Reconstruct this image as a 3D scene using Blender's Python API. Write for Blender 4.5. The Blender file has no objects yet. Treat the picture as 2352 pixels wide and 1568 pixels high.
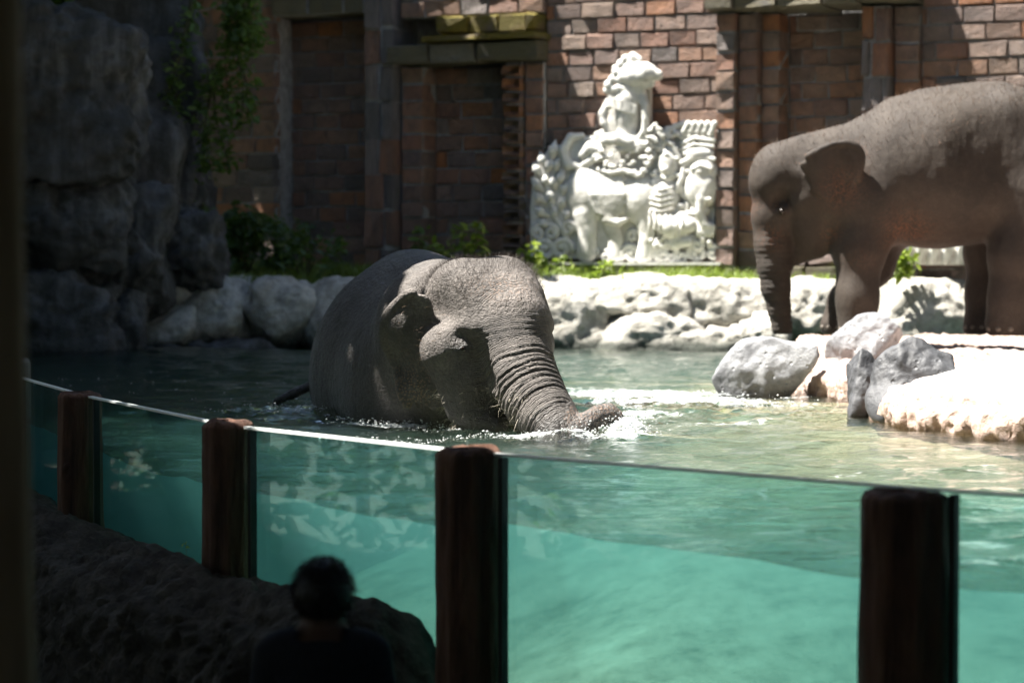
import bpy, math, random
import numpy as np
from mathutils import Vector, Matrix

random.seed(7)
RNG = np.random.default_rng(7)
SC = bpy.context.scene
COL = SC.collection
R = math.radians

# ------------------------------------------------------------------ camera, sky, sun, exposure
CAM_H = 0.85
FPX = 5553.0                      # focal length in units of a 2352 px wide picture
PITCH = math.atan(184 / FPX)
cam_data = bpy.data.cameras.new('camera')
cam = bpy.data.objects.new('camera', cam_data)
COL.objects.link(cam)
cam.location = (0, 0, CAM_H)
cam.rotation_euler = (R(90) - PITCH, 0, 0)
cam_data.sensor_width = 36
cam_data.lens = FPX / 2352 * 36
cam_data.clip_start = 0.1
cam_data.clip_end = 1000
cam_data.dof.use_dof = True
cam_data.dof.focus_distance = 11.3
cam_data.dof.aperture_fstop = 2.9
SC.camera = cam

TO_SUN = Vector((-0.49, 0.04, 1.0)).normalized()
world = bpy.data.worlds.new('World')
SC.world = world
world.use_nodes = True
wn = world.node_tree
bg = wn.nodes['Background']
sky = wn.nodes.new('ShaderNodeTexSky')
sky.sky_type = 'NISHITA'
sky.sun_disc = False
sky.sun_elevation = math.asin(TO_SUN.z)
sky.sun_rotation = math.atan2(TO_SUN.x, TO_SUN.y)
wn.links.new(sky.outputs[0], bg.inputs[0])
bg.inputs[1].default_value = 0.05

sun_data = bpy.data.lights.new('sun', 'SUN')
sun_data.energy = 5.0
sun_data.angle = R(0.5)
sun_data.color = (1.0, 0.955, 0.88)
sun = bpy.data.objects.new('sun', sun_data)
COL.objects.link(sun)
sun.rotation_euler = TO_SUN.to_track_quat('Z', 'Y').to_euler()
sun.location = (-8, -2, 14)

SC.view_settings.view_transform = 'Standard'
SC.view_settings.look = 'None'
SC.view_settings.gamma = 1.0
SC.view_settings.use_curve_mapping = False
SC.view_settings.exposure = 2.35
SC.render.engine = 'CYCLES'
SC.cycles.use_denoising = True
SC.cycles.max_bounces = 6
SC.cycles.diffuse_bounces = 2
SC.cycles.glossy_bounces = 2
SC.cycles.use_adaptive_sampling = True
SC.cycles.adaptive_threshold = 0.02
SC.cycles.transmission_bounces = 4
SC.cycles.transparent_max_bounces = 8
SC.cycles.volume_bounces = 1
SC.cycles.sample_clamp_indirect = 6.0
SC.cycles.sample_clamp_direct = 0.0
SC.cycles.caustics_reflective = False
SC.cycles.caustics_refractive = False


def at(x, y, Y):
    """Point of the place seen at (x, y) of a 2352 px wide picture, Y metres in front."""
    c, s = math.cos(PITCH), math.sin(PITCH)
    a = (x - 1176) / FPX
    b = -(y - 784) / FPX
    d = Vector((a, c + b * s, -s + b * c))
    d *= Y / d.y
    return Vector((d.x, d.y, d.z + CAM_H))


# ------------------------------------------------------------------ object helpers
def tag(o, label=None, cat=None, group=None, kind=None):
    if label: o['label'] = label
    if cat: o['category'] = cat
    if group: o['group'] = group
    if kind: o['kind'] = kind
    return o


def empty(name, loc=(0, 0, 0), rz=0.0):
    o = bpy.data.objects.new(name, None)
    COL.objects.link(o)
    o.location = loc
    o.rotation_euler = (0, 0, rz)
    o.empty_display_size = 0.1
    return o


def link(name, me, mat=None, parent=None):
    o = bpy.data.objects.new(name, me)
    COL.objects.link(o)
    if mat is not None and not me.materials:
        me.materials.append(mat)
    if parent is not None:
        o.parent = parent
    return o


def mesh(name, V, F, smooth=True):
    me = bpy.data.meshes.new(name)
    V = np.asarray(V, dtype=np.float64)
    if isinstance(F, np.ndarray):
        n, k = F.shape
        me.vertices.add(len(V))
        me.vertices.foreach_set('co', V.astype(np.float32).ravel())
        me.loops.add(n * k)
        me.loops.foreach_set('vertex_index', F.astype(np.int32).ravel())
        me.polygons.add(n)
        me.polygons.foreach_set('loop_start', np.arange(0, n * k, k, dtype=np.int32))
        me.update(calc_edges=True)
    else:
        me.from_pydata([tuple(v) for v in V], [], [tuple(f) for f in F])
        me.update()
    if smooth:
        me.polygons.foreach_set('use_smooth', np.ones(len(me.polygons), dtype=bool))
    me.validate()
    return me


def coords(me):
    a = np.empty(len(me.vertices) * 3, dtype=np.float32)
    me.vertices.foreach_get('co', a)
    return a.reshape(-1, 3).astype(np.float64)


def set_coords(me, V):
    me.vertices.foreach_set('co', V.astype(np.float32).ravel())
    me.update()


def normals(me):
    a = np.empty(len(me.vertices) * 3, dtype=np.float32)
    me.vertex_normals.foreach_get('vector', a)
    return a.reshape(-1, 3).astype(np.float64)


def attr(me, name, vals):
    a = me.attributes.new(name, 'FLOAT', 'POINT')
    a.data.foreach_set('value', np.asarray(vals, dtype=np.float32))


def rel(me, origin):
    """Move the mesh data so that its object can sit at origin."""
    V = coords(me) - np.array(origin)
    set_coords(me, V)


# ------------------------------------------------------------------ numpy noise
def _hash(ix, iy, iz, seed):
    h = (ix.astype(np.int64) * 374761393 + iy.astype(np.int64) * 668265263 + iz.astype(np.int64) * 2147483647 + seed * 1274126177) & 0xFFFFFFFF
    h = ((h ^ (h >> 13)) * 1274126177) & 0xFFFFFFFF
    h = (h ^ (h >> 16)) * 2246822519 & 0xFFFFFFFF
    return ((h ^ (h >> 15)) & 0xFFFFFF) / float(0xFFFFFF)


def vnoise(P, seed=0):
    P = np.asarray(P)
    f = np.floor(P)
    t = P - f
    t = t * t * t * (t * (t * 6 - 15) + 10)
    i = f.astype(np.int64)
    out = 0
    for dx in (0, 1):
        wx = t[..., 0] if dx else 1 - t[..., 0]
        for dy in (0, 1):
            wy = t[..., 1] if dy else 1 - t[..., 1]
            for dz in (0, 1):
                wz = t[..., 2] if dz else 1 - t[..., 2]
                out = out + wx * wy * wz * _hash(i[..., 0] + dx, i[..., 1] + dy, i[..., 2] + dz, seed)
    return out * 2 - 1


def fbm(P, octv=4, seed=0, gain=0.5):
    P = np.asarray(P, dtype=np.float64)
    a, s, o = 1.0, 0.0, 0.0
    for k in range(octv):
        o = o + a * vnoise(P * (2.03 ** k) + 17.3 * k, seed + k)
        s += a
        a *= gain
    return o / s


def sstep(a, b, x):
    t = np.clip((x - a) / (b - a), 0, 1)
    return t * t * (3 - 2 * t)


# ------------------------------------------------------------------ signed distance sculpting
def smooth_loop(pts, n=5):
    """Closed Catmull-Rom curve through the outline points."""
    p = np.array(pts, float); out = []
    N = len(p)
    for i in range(N):
        a, b, c, d = p[i - 1], p[i], p[(i + 1) % N], p[(i + 2) % N]
        for k in range(n):
            t = k / n
            out.append(0.5 * (2 * b + (c - a) * t + (2 * a - 5 * b + 4 * c - d) * t * t + (3 * b - a - 3 * c + d) * t ** 3))
    return out


class Sculpt:
    def __init__(s, lo, hi, h):
        s.lo = np.array(lo, float); s.h = h
        n = np.ceil((np.array(hi) - s.lo) / h).astype(int) + 1
        s.n = n
        s.F = np.full(tuple(n), 1.0, dtype=np.float32)
        s.ax = [s.lo[k] + h * np.arange(n[k]) for k in range(3)]

    def _slice(s, lo, hi, m):
        a = np.clip(np.floor((np.array(lo) - m - s.lo) / s.h).astype(int), 0, s.n)
        b = np.clip(np.ceil((np.array(hi) + m - s.lo) / s.h).astype(int) + 1, 0, s.n)
        if np.any(b <= a):
            return None
        sl = tuple(slice(a[k], b[k]) for k in range(3))
        X = s.ax[0][sl[0]][:, None, None]; Y = s.ax[1][sl[1]][None, :, None]; Z = s.ax[2][sl[2]][None, None, :]
        return sl, X, Y, Z

    def _mix(s, sl, d, k, sub):
        A = s.F[sl]
        d = d.astype(np.float32)
        if sub:
            d = -d
            if k > 0:
                h = np.clip(0.5 - 0.5 * (A - d) / k, 0, 1)
                s.F[sl] = A * (1 - h) + d * h + k * h * (1 - h)
            else:
                s.F[sl] = np.maximum(A, d)
        else:
            if k > 0:
                h = np.clip(0.5 + 0.5 * (A - d) / k, 0, 1)
                s.F[sl] = A * (1 - h) + d * h - k * h * (1 - h)
            else:
                s.F[sl] = np.minimum(A, d)

    def cone(s, a, b, ra, rb, k=0.03, sub=False, sc=(1, 1, 1)):
        a = np.array(a, float); b = np.array(b, float)
        sc = np.array(sc, float)
        r = max(ra, rb)
        lo = np.minimum(a, b) - r * sc; hi = np.maximum(a, b) + r * sc
        q = s._slice(lo, hi, k + 3 * s.h)
        if q is None: return
        sl, X, Y, Z = q
        ab = (b - a) / sc
        L = max(float(ab @ ab), 1e-9)
        px = (X - a[0]) / sc[0]; py = (Y - a[1]) / sc[1]; pz = (Z - a[2]) / sc[2]
        t = np.clip((px * ab[0] + py * ab[1] + pz * ab[2]) / L, 0, 1)
        d = np.sqrt((px - t * ab[0]) ** 2 + (py - t * ab[1]) ** 2 + (pz - t * ab[2]) ** 2) - (ra + (rb - ra) * t)
        s._mix(sl, d * float(sc.min()), k, sub)

    def chain(s, pts, rad, k=0.03, sub=False, sc=(1, 1, 1)):
        for i in range(len(pts) - 1):
            s.cone(pts[i], pts[i + 1], rad[i], rad[i + 1], k, sub, sc)

    def ball(s, c, r, k=0.03, rot=None, sub=False):
        c = np.array(c, float)
        r = np.array(r if hasattr(r, '__len__') else (r, r, r), float)
        m = r.max() if rot is not None else r
        q = s._slice(c - m, c + m, k + 3 * s.h)
        if q is None: return
        sl, X, Y, Z = q
        px, py, pz = X - c[0], Y - c[1], Z - c[2]
        if rot is not None:
            M = np.array(rot)
            px, py, pz = (M[0, 0] * px + M[1, 0] * py + M[2, 0] * pz, M[0, 1] * px + M[1, 1] * py + M[2, 1] * pz, M[0, 2] * px + M[1, 2] * py + M[2, 2] * pz)
        k0 = np.sqrt((px / r[0]) ** 2 + (py / r[1]) ** 2 + (pz / r[2]) ** 2)
        k1 = np.sqrt((px / r[0] ** 2) ** 2 + (py / r[1] ** 2) ** 2 + (pz / r[2] ** 2) ** 2) + 1e-9
        s._mix(sl, k0 * (k0 - 1) / k1, k, sub)

    def box(s, c, hx, r=0.02, k=0.02, rot=None, sub=False):
        c = np.array(c, float); hx = np.array(hx, float)
        m = np.linalg.norm(hx) if rot is not None else hx
        q = s._slice(c - m, c + m, k + 3 * s.h)
        if q is None: return
        sl, X, Y, Z = q
        px, py, pz = X - c[0], Y - c[1], Z - c[2]
        if rot is not None:
            M = np.array(rot)
            px, py, pz = (M[0, 0] * px + M[1, 0] * py + M[2, 0] * pz, M[0, 1] * px + M[1, 1] * py + M[2, 1] * pz, M[0, 2] * px + M[1, 2] * py + M[2, 2] * pz)
        qx, qy, qz = np.abs(px) - hx[0] + r, np.abs(py) - hx[1] + r, np.abs(pz) - hx[2] + r
        d = np.sqrt(np.maximum(qx, 0) ** 2 + np.maximum(qy, 0) ** 2 + np.maximum(qz, 0) ** 2) + np.minimum(np.maximum(qx, np.maximum(qy, qz)), 0) - r
        s._mix(sl, d, k, sub)

    def plate(s, o, u, v, n, poly, off, th, k=0.02):
        """A curved sheet: outline poly in (u, v), lifted along n by off(U, V), half thickness th."""
        o, u, v, n = (np.array(q, float) for q in (o, u, v, n))
        poly = np.array(poly, float)
        pts = o + poly[:, :1] * u + poly[:, 1:] * v
        pad = 0.12
        q = s._slice(pts.min(0) - pad, pts.max(0) + pad, k)
        if q is None: return
        sl, X, Y, Z = q
        px, py, pz = X - o[0], Y - o[1], Z - o[2]
        U = px * u[0] + py * u[1] + pz * u[2]
        V = px * v[0] + py * v[1] + pz * v[2]
        W = px * n[0] + py * n[1] + pz * n[2]
        d = np.full(U.shape, 1e9); sg = np.ones(U.shape)
        N = len(poly)
        for i in range(N):
            a = poly[i]; b = poly[(i + 1) % N]
            e = b - a
            wx, wy = U - a[0], V - a[1]
            t = np.clip((wx * e[0] + wy * e[1]) / (e @ e), 0, 1)
            d = np.minimum(d, (wx - t * e[0]) ** 2 + (wy - t * e[1]) ** 2)
            c1 = V >= a[1]; c2 = V < b[1]; c3 = e[0] * wy > e[1] * wx
            flip = (c1 & c2 & c3) | (~c1 & ~c2 & ~c3)
            sg = np.where(flip, -sg, sg)
        d2 = sg * np.sqrt(d)
        w = np.abs(W - off(U, V)) - th
        a = d2 + th; b = w + th * 0.0
        dd = np.sqrt(np.maximum(a, 0) ** 2 + np.maximum(b, 0) ** 2) + np.minimum(np.maximum(a, b), 0)
        s._mix(sl, dd * 0.85, k, False)

    def surface(s, name):
        F = s.F
        for a in range(3):
            sl = [slice(None)] * 3
            for e in (0, -1):
                sl[a] = e
                F[tuple(sl)] = np.maximum(F[tuple(sl)], 0.01)
        S = F < 0
        c = [S[dx:F.shape[0] - 1 + dx, dy:F.shape[1] - 1 + dy, dz:F.shape[2] - 1 + dz] for dx in (0, 1) for dy in (0, 1) for dz in (0, 1)]
        cnt = sum(x.astype(np.int8) for x in c)
        act = (cnt > 0) & (cnt < 8)
        I, J, K = np.nonzero(act)
        idx = np.full(act.shape, -1, dtype=np.int32)
        idx[I, J, K] = np.arange(len(I))
        acc = np.zeros((len(I), 3)); w = np.zeros(len(I))
        cor = [(dx, dy, dz) for dx in (0, 1) for dy in (0, 1) for dz in (0, 1)]
        val = {q: F[I + q[0], J + q[1], K + q[2]].astype(np.float64) for q in cor}
        for q in cor:
            for a in range(3):
                if q[a] == 0:
                    p = list(q); p[a] = 1; p = tuple(p)
                    v0, v1 = val[q], val[p]
                    m = (v0 < 0) != (v1 < 0)
                    t = np.where(m, v0 / np.where(m, v0 - v1, 1), 0)
                    pos = np.zeros((len(I), 3)); pos += np.array(q); pos[:, a] += t
                    acc += pos * m[:, None]; w += m
        V = acc / w[:, None] + np.stack([I, J, K], 1)
        V = s.lo + V * s.h
        Q = []
        for a in range(3):
            b, c2 = (a + 1) % 3, (a + 2) % 3
            A = np.moveaxis(S, (a, b, c2), (0, 1, 2)); D = np.moveaxis(idx, (a, b, c2), (0, 1, 2))
            m = A[:-1, 1:-1, 1:-1] != A[1:, 1:-1, 1:-1]
            i, j, k = np.nonzero(m)
            pos = A[i, j + 1, k + 1]
            f = np.stack([D[i, j, k], D[i, j + 1, k], D[i, j + 1, k + 1], D[i, j, k + 1]], 1)
            f[~pos] = f[~pos][:, ::-1]
            Q.append(f)
        return mesh(name, V, np.concatenate(Q))


# ------------------------------------------------------------------ material helpers
class NT:
    def __init__(s, name):
        s.m = bpy.data.materials.new(name)
        s.m.use_nodes = True
        s.t = s.m.node_tree
        s.t.nodes.clear()
        s.out = s.t.nodes.new('ShaderNodeOutputMaterial')

    def n(s, typ, ins=None, **kw):
        nd = s.t.nodes.new('ShaderNode' + typ)
        for k, v in kw.items():
            setattr(nd, k, v)
        for k, v in (ins or {}).items():
            s.set(nd.inputs[k], v)
        return nd

    def set(s, sock, v):
        if isinstance(v, bpy.types.NodeSocket):
            s.t.links.new(v, sock)
        elif isinstance(v, bpy.types.Node):
            s.t.links.new(v.outputs[0], sock)
        else:
            if sock.type == 'RGBA' and hasattr(v, '__len__') and len(v) == 3:
                v = (*v, 1)
            sock.default_value = v

    def obj(s, scale=None):
        tc = s.n('TexCoord')
        o = tc.outputs['Object']
        if scale is not None:
            o = s.n('Mapping', {'Vector': o, 'Scale': scale}).outputs[0]
        return o

    def noise(s, vec, scale, detail=5, rough=0.55, dist=0.0):
        return s.n('TexNoise', {'Vector': vec, 'Scale': scale, 'Detail': detail, 'Roughness': rough, 'Distortion': dist}).outputs['Fac']

    def ramp(s, fac, stops):
        r = s.n('ValToRGB', {'Fac': fac})
        e = r.color_ramp.elements
        while len(e) < len(stops): e.new(0.5)
        for q, (p, c) in zip(e, stops):
            q.position = p
            q.color = (*c, 1) if len(c) == 3 else c
        return r.outputs[0]

    def val(s, fac, lo, hi, a=0.0, b=1.0):
        return s.n('MapRange', {'Value': fac, 'From Min': lo, 'From Max': hi, 'To Min': a, 'To Max': b}).outputs[0]

    def mix(s, f, a, b, mode='MIX'):
        m = s.n('Mix', data_type='RGBA', blend_type=mode)
        s.set(m.inputs[0], f); s.set(m.inputs[6], a); s.set(m.inputs[7], b)
        return m.outputs[2]

    def math(s, op, a, b=0.0):
        m = s.n('Math', operation=op)
        s.set(m.inputs[0], a); s.set(m.inputs[1], b)
        return m.outputs[0]

    def bump(s, h, strength=0.5, dist=0.02, normal=None):
        b = s.n('Bump', {'Height': h, 'Strength': strength, 'Distance': dist})
        if normal is not None: s.set(b.inputs['Normal'], normal)
        return b.outputs[0]

    def pbr(s, col, rough=0.7, normal=None, spec=0.4, **extra):
        p = s.n('BsdfPrincipled', {'Base Color': col, 'Roughness': rough, 'Specular IOR Level': spec})
        if normal is not None: s.set(p.inputs['Normal'], normal)
        for k, v in extra.items(): s.set(p.inputs[k], v)
        s.t.links.new(p.outputs[0], s.out.inputs[0])
        return s.m


def rock_mat(name, c0, c1, c2, scale=2.5, rough=0.85, bump=0.6, dist=0.04, pit=0.0):
    q = NT(name)
    v = q.obj()
    n1 = q.noise(v, scale, 8, 0.6)
    n2 = q.noise(v, scale * 6, 6, 0.65)
    col = q.ramp(n1, [(0.30, c0), (0.5, c1), (0.72, c2)])
    col = q.mix(q.val(n2, 0.3, 0.75), q.mix(0.75, col, (0.02, 0.02, 0.02)), col) if False else q.mix(q.val(n2, 0.25, 0.6, 0.55, 0.0), col, c0)
    h = q.math('ADD', q.math('MULTIPLY', n1, 0.7), q.math('MULTIPLY', n2, 0.4))
    if pit:
        vo = q.n('TexVoronoi', {'Vector': v, 'Scale': scale * 11}).outputs['Distance']
        h = q.math('ADD', h, q.math('MULTIPLY', q.val(vo, 0.0, 0.45), pit))
    return q.pbr(col, rough, q.bump(h, bump, dist))


M = {}

# ================================================================== THE SETTING
FENCE = [(-5.6, 22.5), (-3.5, 15.2), (-2.62, 12.75), (-1.93, 10.9), (-1.035, 8.9), (-0.13, 7.67), (1.05, 6.47), (2.4, 5.4), (4.6, 4.2)]
FX = np.array([p[0] for p in FENCE]); FY = np.array([p[1] for p in FENCE])
GLASS_TOP = 0.24
LEDGE_Z = -0.32
FLOOR_Z = -0.95
POOL_Z = -0.97


def fence_y(x):
    return np.interp(x, FX, FY)


def dark_soil():
    q = NT('dark_soil')
    v = q.obj()
    n = q.noise(v, 1.2, 8, 0.6)
    return q.pbr(q.ramp(n, [(0.3, (0.05, 0.042, 0.03)), (0.7, (0.12, 0.1, 0.075))]), 0.95, q.bump(n, 0.5, 0.05))


def make_floor():
    s = 300
    me = mesh('ground', [(-s, -s, 0), (s, -s, 0), (s, s, 0), (-s, s, 0)], [(0, 1, 2, 3)], False)
    o = link('ground', me, dark_soil()); o.location = (0, 0, -1.02)
    tag(o, kind='structure')
    # pale pool bottom
    q = NT('pool_concrete')
    v = q.obj()
    n = q.noise(v, 1.5, 6, 0.6)
    m = q.pbr(q.ramp(n, [(0.3, (0.14, 0.26, 0.26)), (0.7, (0.22, 0.35, 0.34))]), 0.9)
    xs = np.linspace(-6.2, 7.5, 40)
    V = [(x, fence_y(x) + 0.0, 0) for x in xs] + [(x, 24.6, 0) for x in xs]
    F = [(i, i + 1, i + 41, i + 40) for i in range(39)]
    o = link('pool_bottom', mesh('pool_bottom', V, F), m); o.location.z = POOL_Z
    tag(o, kind='structure')
    q = NT('deck_paving')
    n = q.noise(q.obj(), 3, 8, 0.65)
    m = q.pbr(q.ramp(n, [(0.3, (0.05, 0.045, 0.04)), (0.7, (0.10, 0.09, 0.08))]), 0.9, q.bump(n, 0.3, 0.02))
    V = [(x, fence_y(x) - 0.1, 0) for x in xs] + [(x, -6.0, 0) for x in xs]
    o = link('visitor_floor', mesh('visitor_floor', V, [f[::-1] for f in F]), m); o.location.z = FLOOR_Z
    tag(o, kind='structure')


# places that stir the water: (x, y, radius, height of chop)
CHOP = [(-0.62, 13.0, 0.75, 0.040), (-0.95, 13.4, 0.5, 0.03), (0.0, 11.75, 0.55, 0.026), (0.45, 11.7, 0.45, 0.03), (0.95, 14.3, 0.9, 0.040), (1.25, 13.2, 0.8, 0.022), (-1.5, 13.6, 0.8, 0.022)]


def water_height(X, Y):
    P = np.stack([X, Y, np.zeros_like(X)], -1)
    w = fbm(P * np.array([0.42, 0.8, 1]) + 3.1, 2, 11)
    z = 0.022 * w
    far = sstep(13, 18, Y) * sstep(1.5, -1.5, X)
    z = z + 0.030 * far * np.sin(0.75 * X * 1.1 + 1.9 * Y * 0.55 + 1.6 * fbm(P * 0.35, 2, 5))
    for k, (ax, ay, L, A) in enumerate([(0.5, 1.0, 0.95, 0.008), (-0.7, 0.8, 0.62, 0.0055), (0.9, 0.35, 0.45, 0.0036), (-0.2, 1.0, 0.33, 0.0026)]):
        l = math.hypot(ax, ay)
        ph = (X * ax / l + Y * ay / l) * 2 * math.pi / L + 2.2 * fbm(P * 0.9 + 9 * k, 2, 20 + k)
        z = z + A * (1 - np.abs(np.sin(ph * 0.5)) * 2 + 0.35)
    z = z + 0.0035 * fbm(P * np.array([5, 7, 1]), 3, 31)
    for (cx, cy, r, A) in CHOP:
        g = np.exp(-(((X - cx) / r) ** 2 + ((Y - cy) / (r * 0.8)) ** 2))
        ridge = 1 - np.abs(fbm(P * np.array([4.5, 6.0, 1]) + cx * 3, 4, 41, 0.55)) * 2.6
        z = z + A * g * ridge
    # the heave in front of the trunk tip
    g = np.exp(-(((X - 0.57) / 0.115) ** 2 + ((Y - 11.72) / 0.12) ** 2) ** 1.5)
    z = z + g * (0.082 + 0.018 * fbm(P * 14, 2, 61))
    edge = sstep(0.0, 0.35, Y - fence_y(X))
    z = z + (1 - edge) * 0.014 * np.sin(X * 4.6 + 0.8 * np.sin(X * 2.1 + 1.0))
    return z * (0.85 + 0.15 * edge)


def water_material():
    q = NT('pool_water')
    v = q.obj()
    n1 = q.noise(q.obj((1, 1.7, 1)), 9, 4, 0.6, 0.6)
    n2 = q.noise(q.obj((1, 1.5, 1)), 34, 3, 0.6, 0.4)
    n0 = q.noise(q.obj((1, 2.0, 1)), 3.2, 3, 0.6, 1.0)
    h = q.math('ADD', q.math('MULTIPLY', n1, 0.5), q.math('MULTIPLY', n2, 0.16))
    h = q.math('ADD', h, q.math('MULTIPLY', n0, 0.9))
    nrm = q.bump(h, 0.9, 0.022)
    fr = q.n('Fresnel', {'IOR': 1.33, 'Normal': nrm}).outputs[0]
    nz = q.math('ABSOLUTE', q.n('SeparateXYZ', {0: q.n('NewGeometry').outputs['True Normal']}).outputs[2])
    tr = q.n('BsdfTransparent', {'Color': q.mix(q.val(nz, 0.3, 0.7), (1, 1, 1), (0.70, 0.69, 0.61))})   # olive tint painted in to darken the surface from above
    gl = q.n('BsdfGlossy', {'Color': (1, 1, 1), 'Roughness': 0.05, 'Normal': nrm})
    mx = q.n('MixShader', {0: q.math('MULTIPLY', fr, q.val(nz, 0.3, 0.7)), 1: tr.outputs[0], 2: gl.outputs[0]})   # no air gap behind the glass
    foam_glare = q.n('Attribute', attribute_name='foam_glare').outputs['Fac']
    fn = q.noise(v, 16, 6, 0.7)
    fm = q.val(q.math('ADD', foam_glare, q.math('MULTIPLY', q.math('SUBTRACT', fn, 0.5), 2.1)), 0.52, 0.9)
    fm = q.math('MULTIPLY', fm, q.val(foam_glare, 0.04, 0.25))
    fo = q.n('BsdfDiffuse', {'Color': (0.78, 0.83, 0.83, 1), 'Normal': q.bump(fn, 1.0, 0.05)})
    mx2 = q.n('MixShader', {0: q.math('MULTIPLY', fm, 0.8), 1: mx.outputs[0], 2: fo.outputs[0]})
    q.t.links.new(mx2.outputs[0], q.out.inputs[0])
    vs = q.n('VolumeScatter', {'Color': (0.125, 0.20, 0.212, 1), 'Density': 0.98, 'Anisotropy': 0.0})
    va = q.n('VolumeAbsorption', {'Color': (0.30, 0.52, 0.53, 1), 'Density': 0.92})
    ad = q.n('AddShader', {0: vs.outputs[0], 1: va.outputs[0]})
    q.t.links.new(ad.outputs[0], q.out.inputs[1])
    q.m.cycles.homogeneous_volume = True
    return q.m


def make_water():
    xs = np.concatenate([np.arange(-6.0, -2.6, 0.06), np.arange(-2.6, 2.6, 0.026), np.arange(2.6, 7.2, 0.07)])
    t = np.linspace(0, 1, 380)
    t = 0.35 * t + 0.65 * t ** 2
    X = np.repeat(xs[:, None], len(t), 1)
    y0 = fence_y(xs)[:, None] + 0.022
    Y = y0 + (24.4 - y0) * t[None, :]
    Z = water_height(X, Y)
    nx, ny = X.shape
    V = np.stack([X, Y, Z], -1).reshape(-1, 3)
    id_ = np.arange(nx * ny).reshape(nx, ny)
    top = np.stack([id_[:-1, :-1], id_[1:, :-1], id_[1:, 1:], id_[:-1, 1:]], -1).reshape(-1, 4)
    B = V.copy(); B[:, 2] = POOL_Z - 0.03
    ring = np.concatenate([id_[:, 0], id_[-1, 1:], id_[::-1, -1][1:], id_[0, ::-1][1:-1]])
    nV = len(V)
    RB = V[ring].copy(); RB[:, 2] = POOL_Z - 0.03
    m = len(ring)
    k = np.arange(m); k2 = (k + 1) % m
    side = np.stack([ring[k], nV + k, nV + k2, ring[k2]], -1)
    # bottom: strip between near and far edge rings
    near = nV + np.arange(nx); 
    far = nV + (nx + ny - 2) + np.arange(nx)          # runs from +x to -x
    far = far[::-1]
    bot = np.stack([near[:-1], far[:-1], far[1:], near[1:]], -1)
    me = mesh('water', np.concatenate([V, RB]), np.concatenate([top, side, bot]))
    foam_glare = np.zeros(len(me.vertices))
    P = V
    for (cx, cy, rx, ry, a) in [(0.55, 11.70, 0.15, 0.11, 1.25), (-0.62, 12.58, 0.30, 0.12, 1.2), (-0.62, 12.95, 0.42, 0.16, 1.0), (-1.05, 13.35, 0.45, 0.25, 0.75), (-0.25, 12.1, 0.3, 0.12, 0.6), (0.15, 11.62, 0.42, 0.13, 0.75), (0.5, 11.55, 0.28, 0.12, 0.9), (1.0, 14.4, 0.75, 0.42, 0.95), (0.85, 15.4, 0.9, 0.9, 0.80), (0.55, 14.0, 0.5, 0.5, 0.7), (0.6, 13.2, 0.5, 0.35, 0.72), (1.15, 12.6, 0.45, 0.22, 0.6), (1.5, 14.0, 0.5, 0.35, 0.55), (0.7, 13.4, 0.5, 0.3, 0.45), (1.3, 9.6, 0.25, 0.2, 0.5), (-1.6, 13.5, 0.45, 0.3, 0.45), (1.75, 15.0, 0.25, 0.15, 0.6)]:  # patches right of the trunk also paint in bright reflections and glitter
        foam_glare[:nV] = np.maximum(foam_glare[:nV], a * np.exp(-(((P[:, 0] - cx) / rx) ** 2 + ((P[:, 1] - cy) / ry) ** 2)))
    attr(me, 'foam_glare', foam_glare)
    o = link('water', me, water_material())
    tag(o, kind='structure')


def fence_normal(i0, i1):
    a = Vector((*FENCE[i0], 0)); b = Vector((*FENCE[i1], 0))
    e = (b - a).normalized()
    return e, Vector((e.y, -e.x, 0))           # along, towards the visitors


def box_mesh(name, hx, hy, hz, bev=0.0):
    V = [(sx * hx, sy * hy, sz * hz) for sx in (-1, 1) for sy in (-1, 1) for sz in (-1, 1)]
    F = [(0, 1, 3, 2), (4, 6, 7, 5), (0, 4, 5, 1), (2, 3, 7, 6), (0, 2, 6, 4), (1, 5, 7, 3)]
    return mesh(name, V, F, False)


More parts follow.
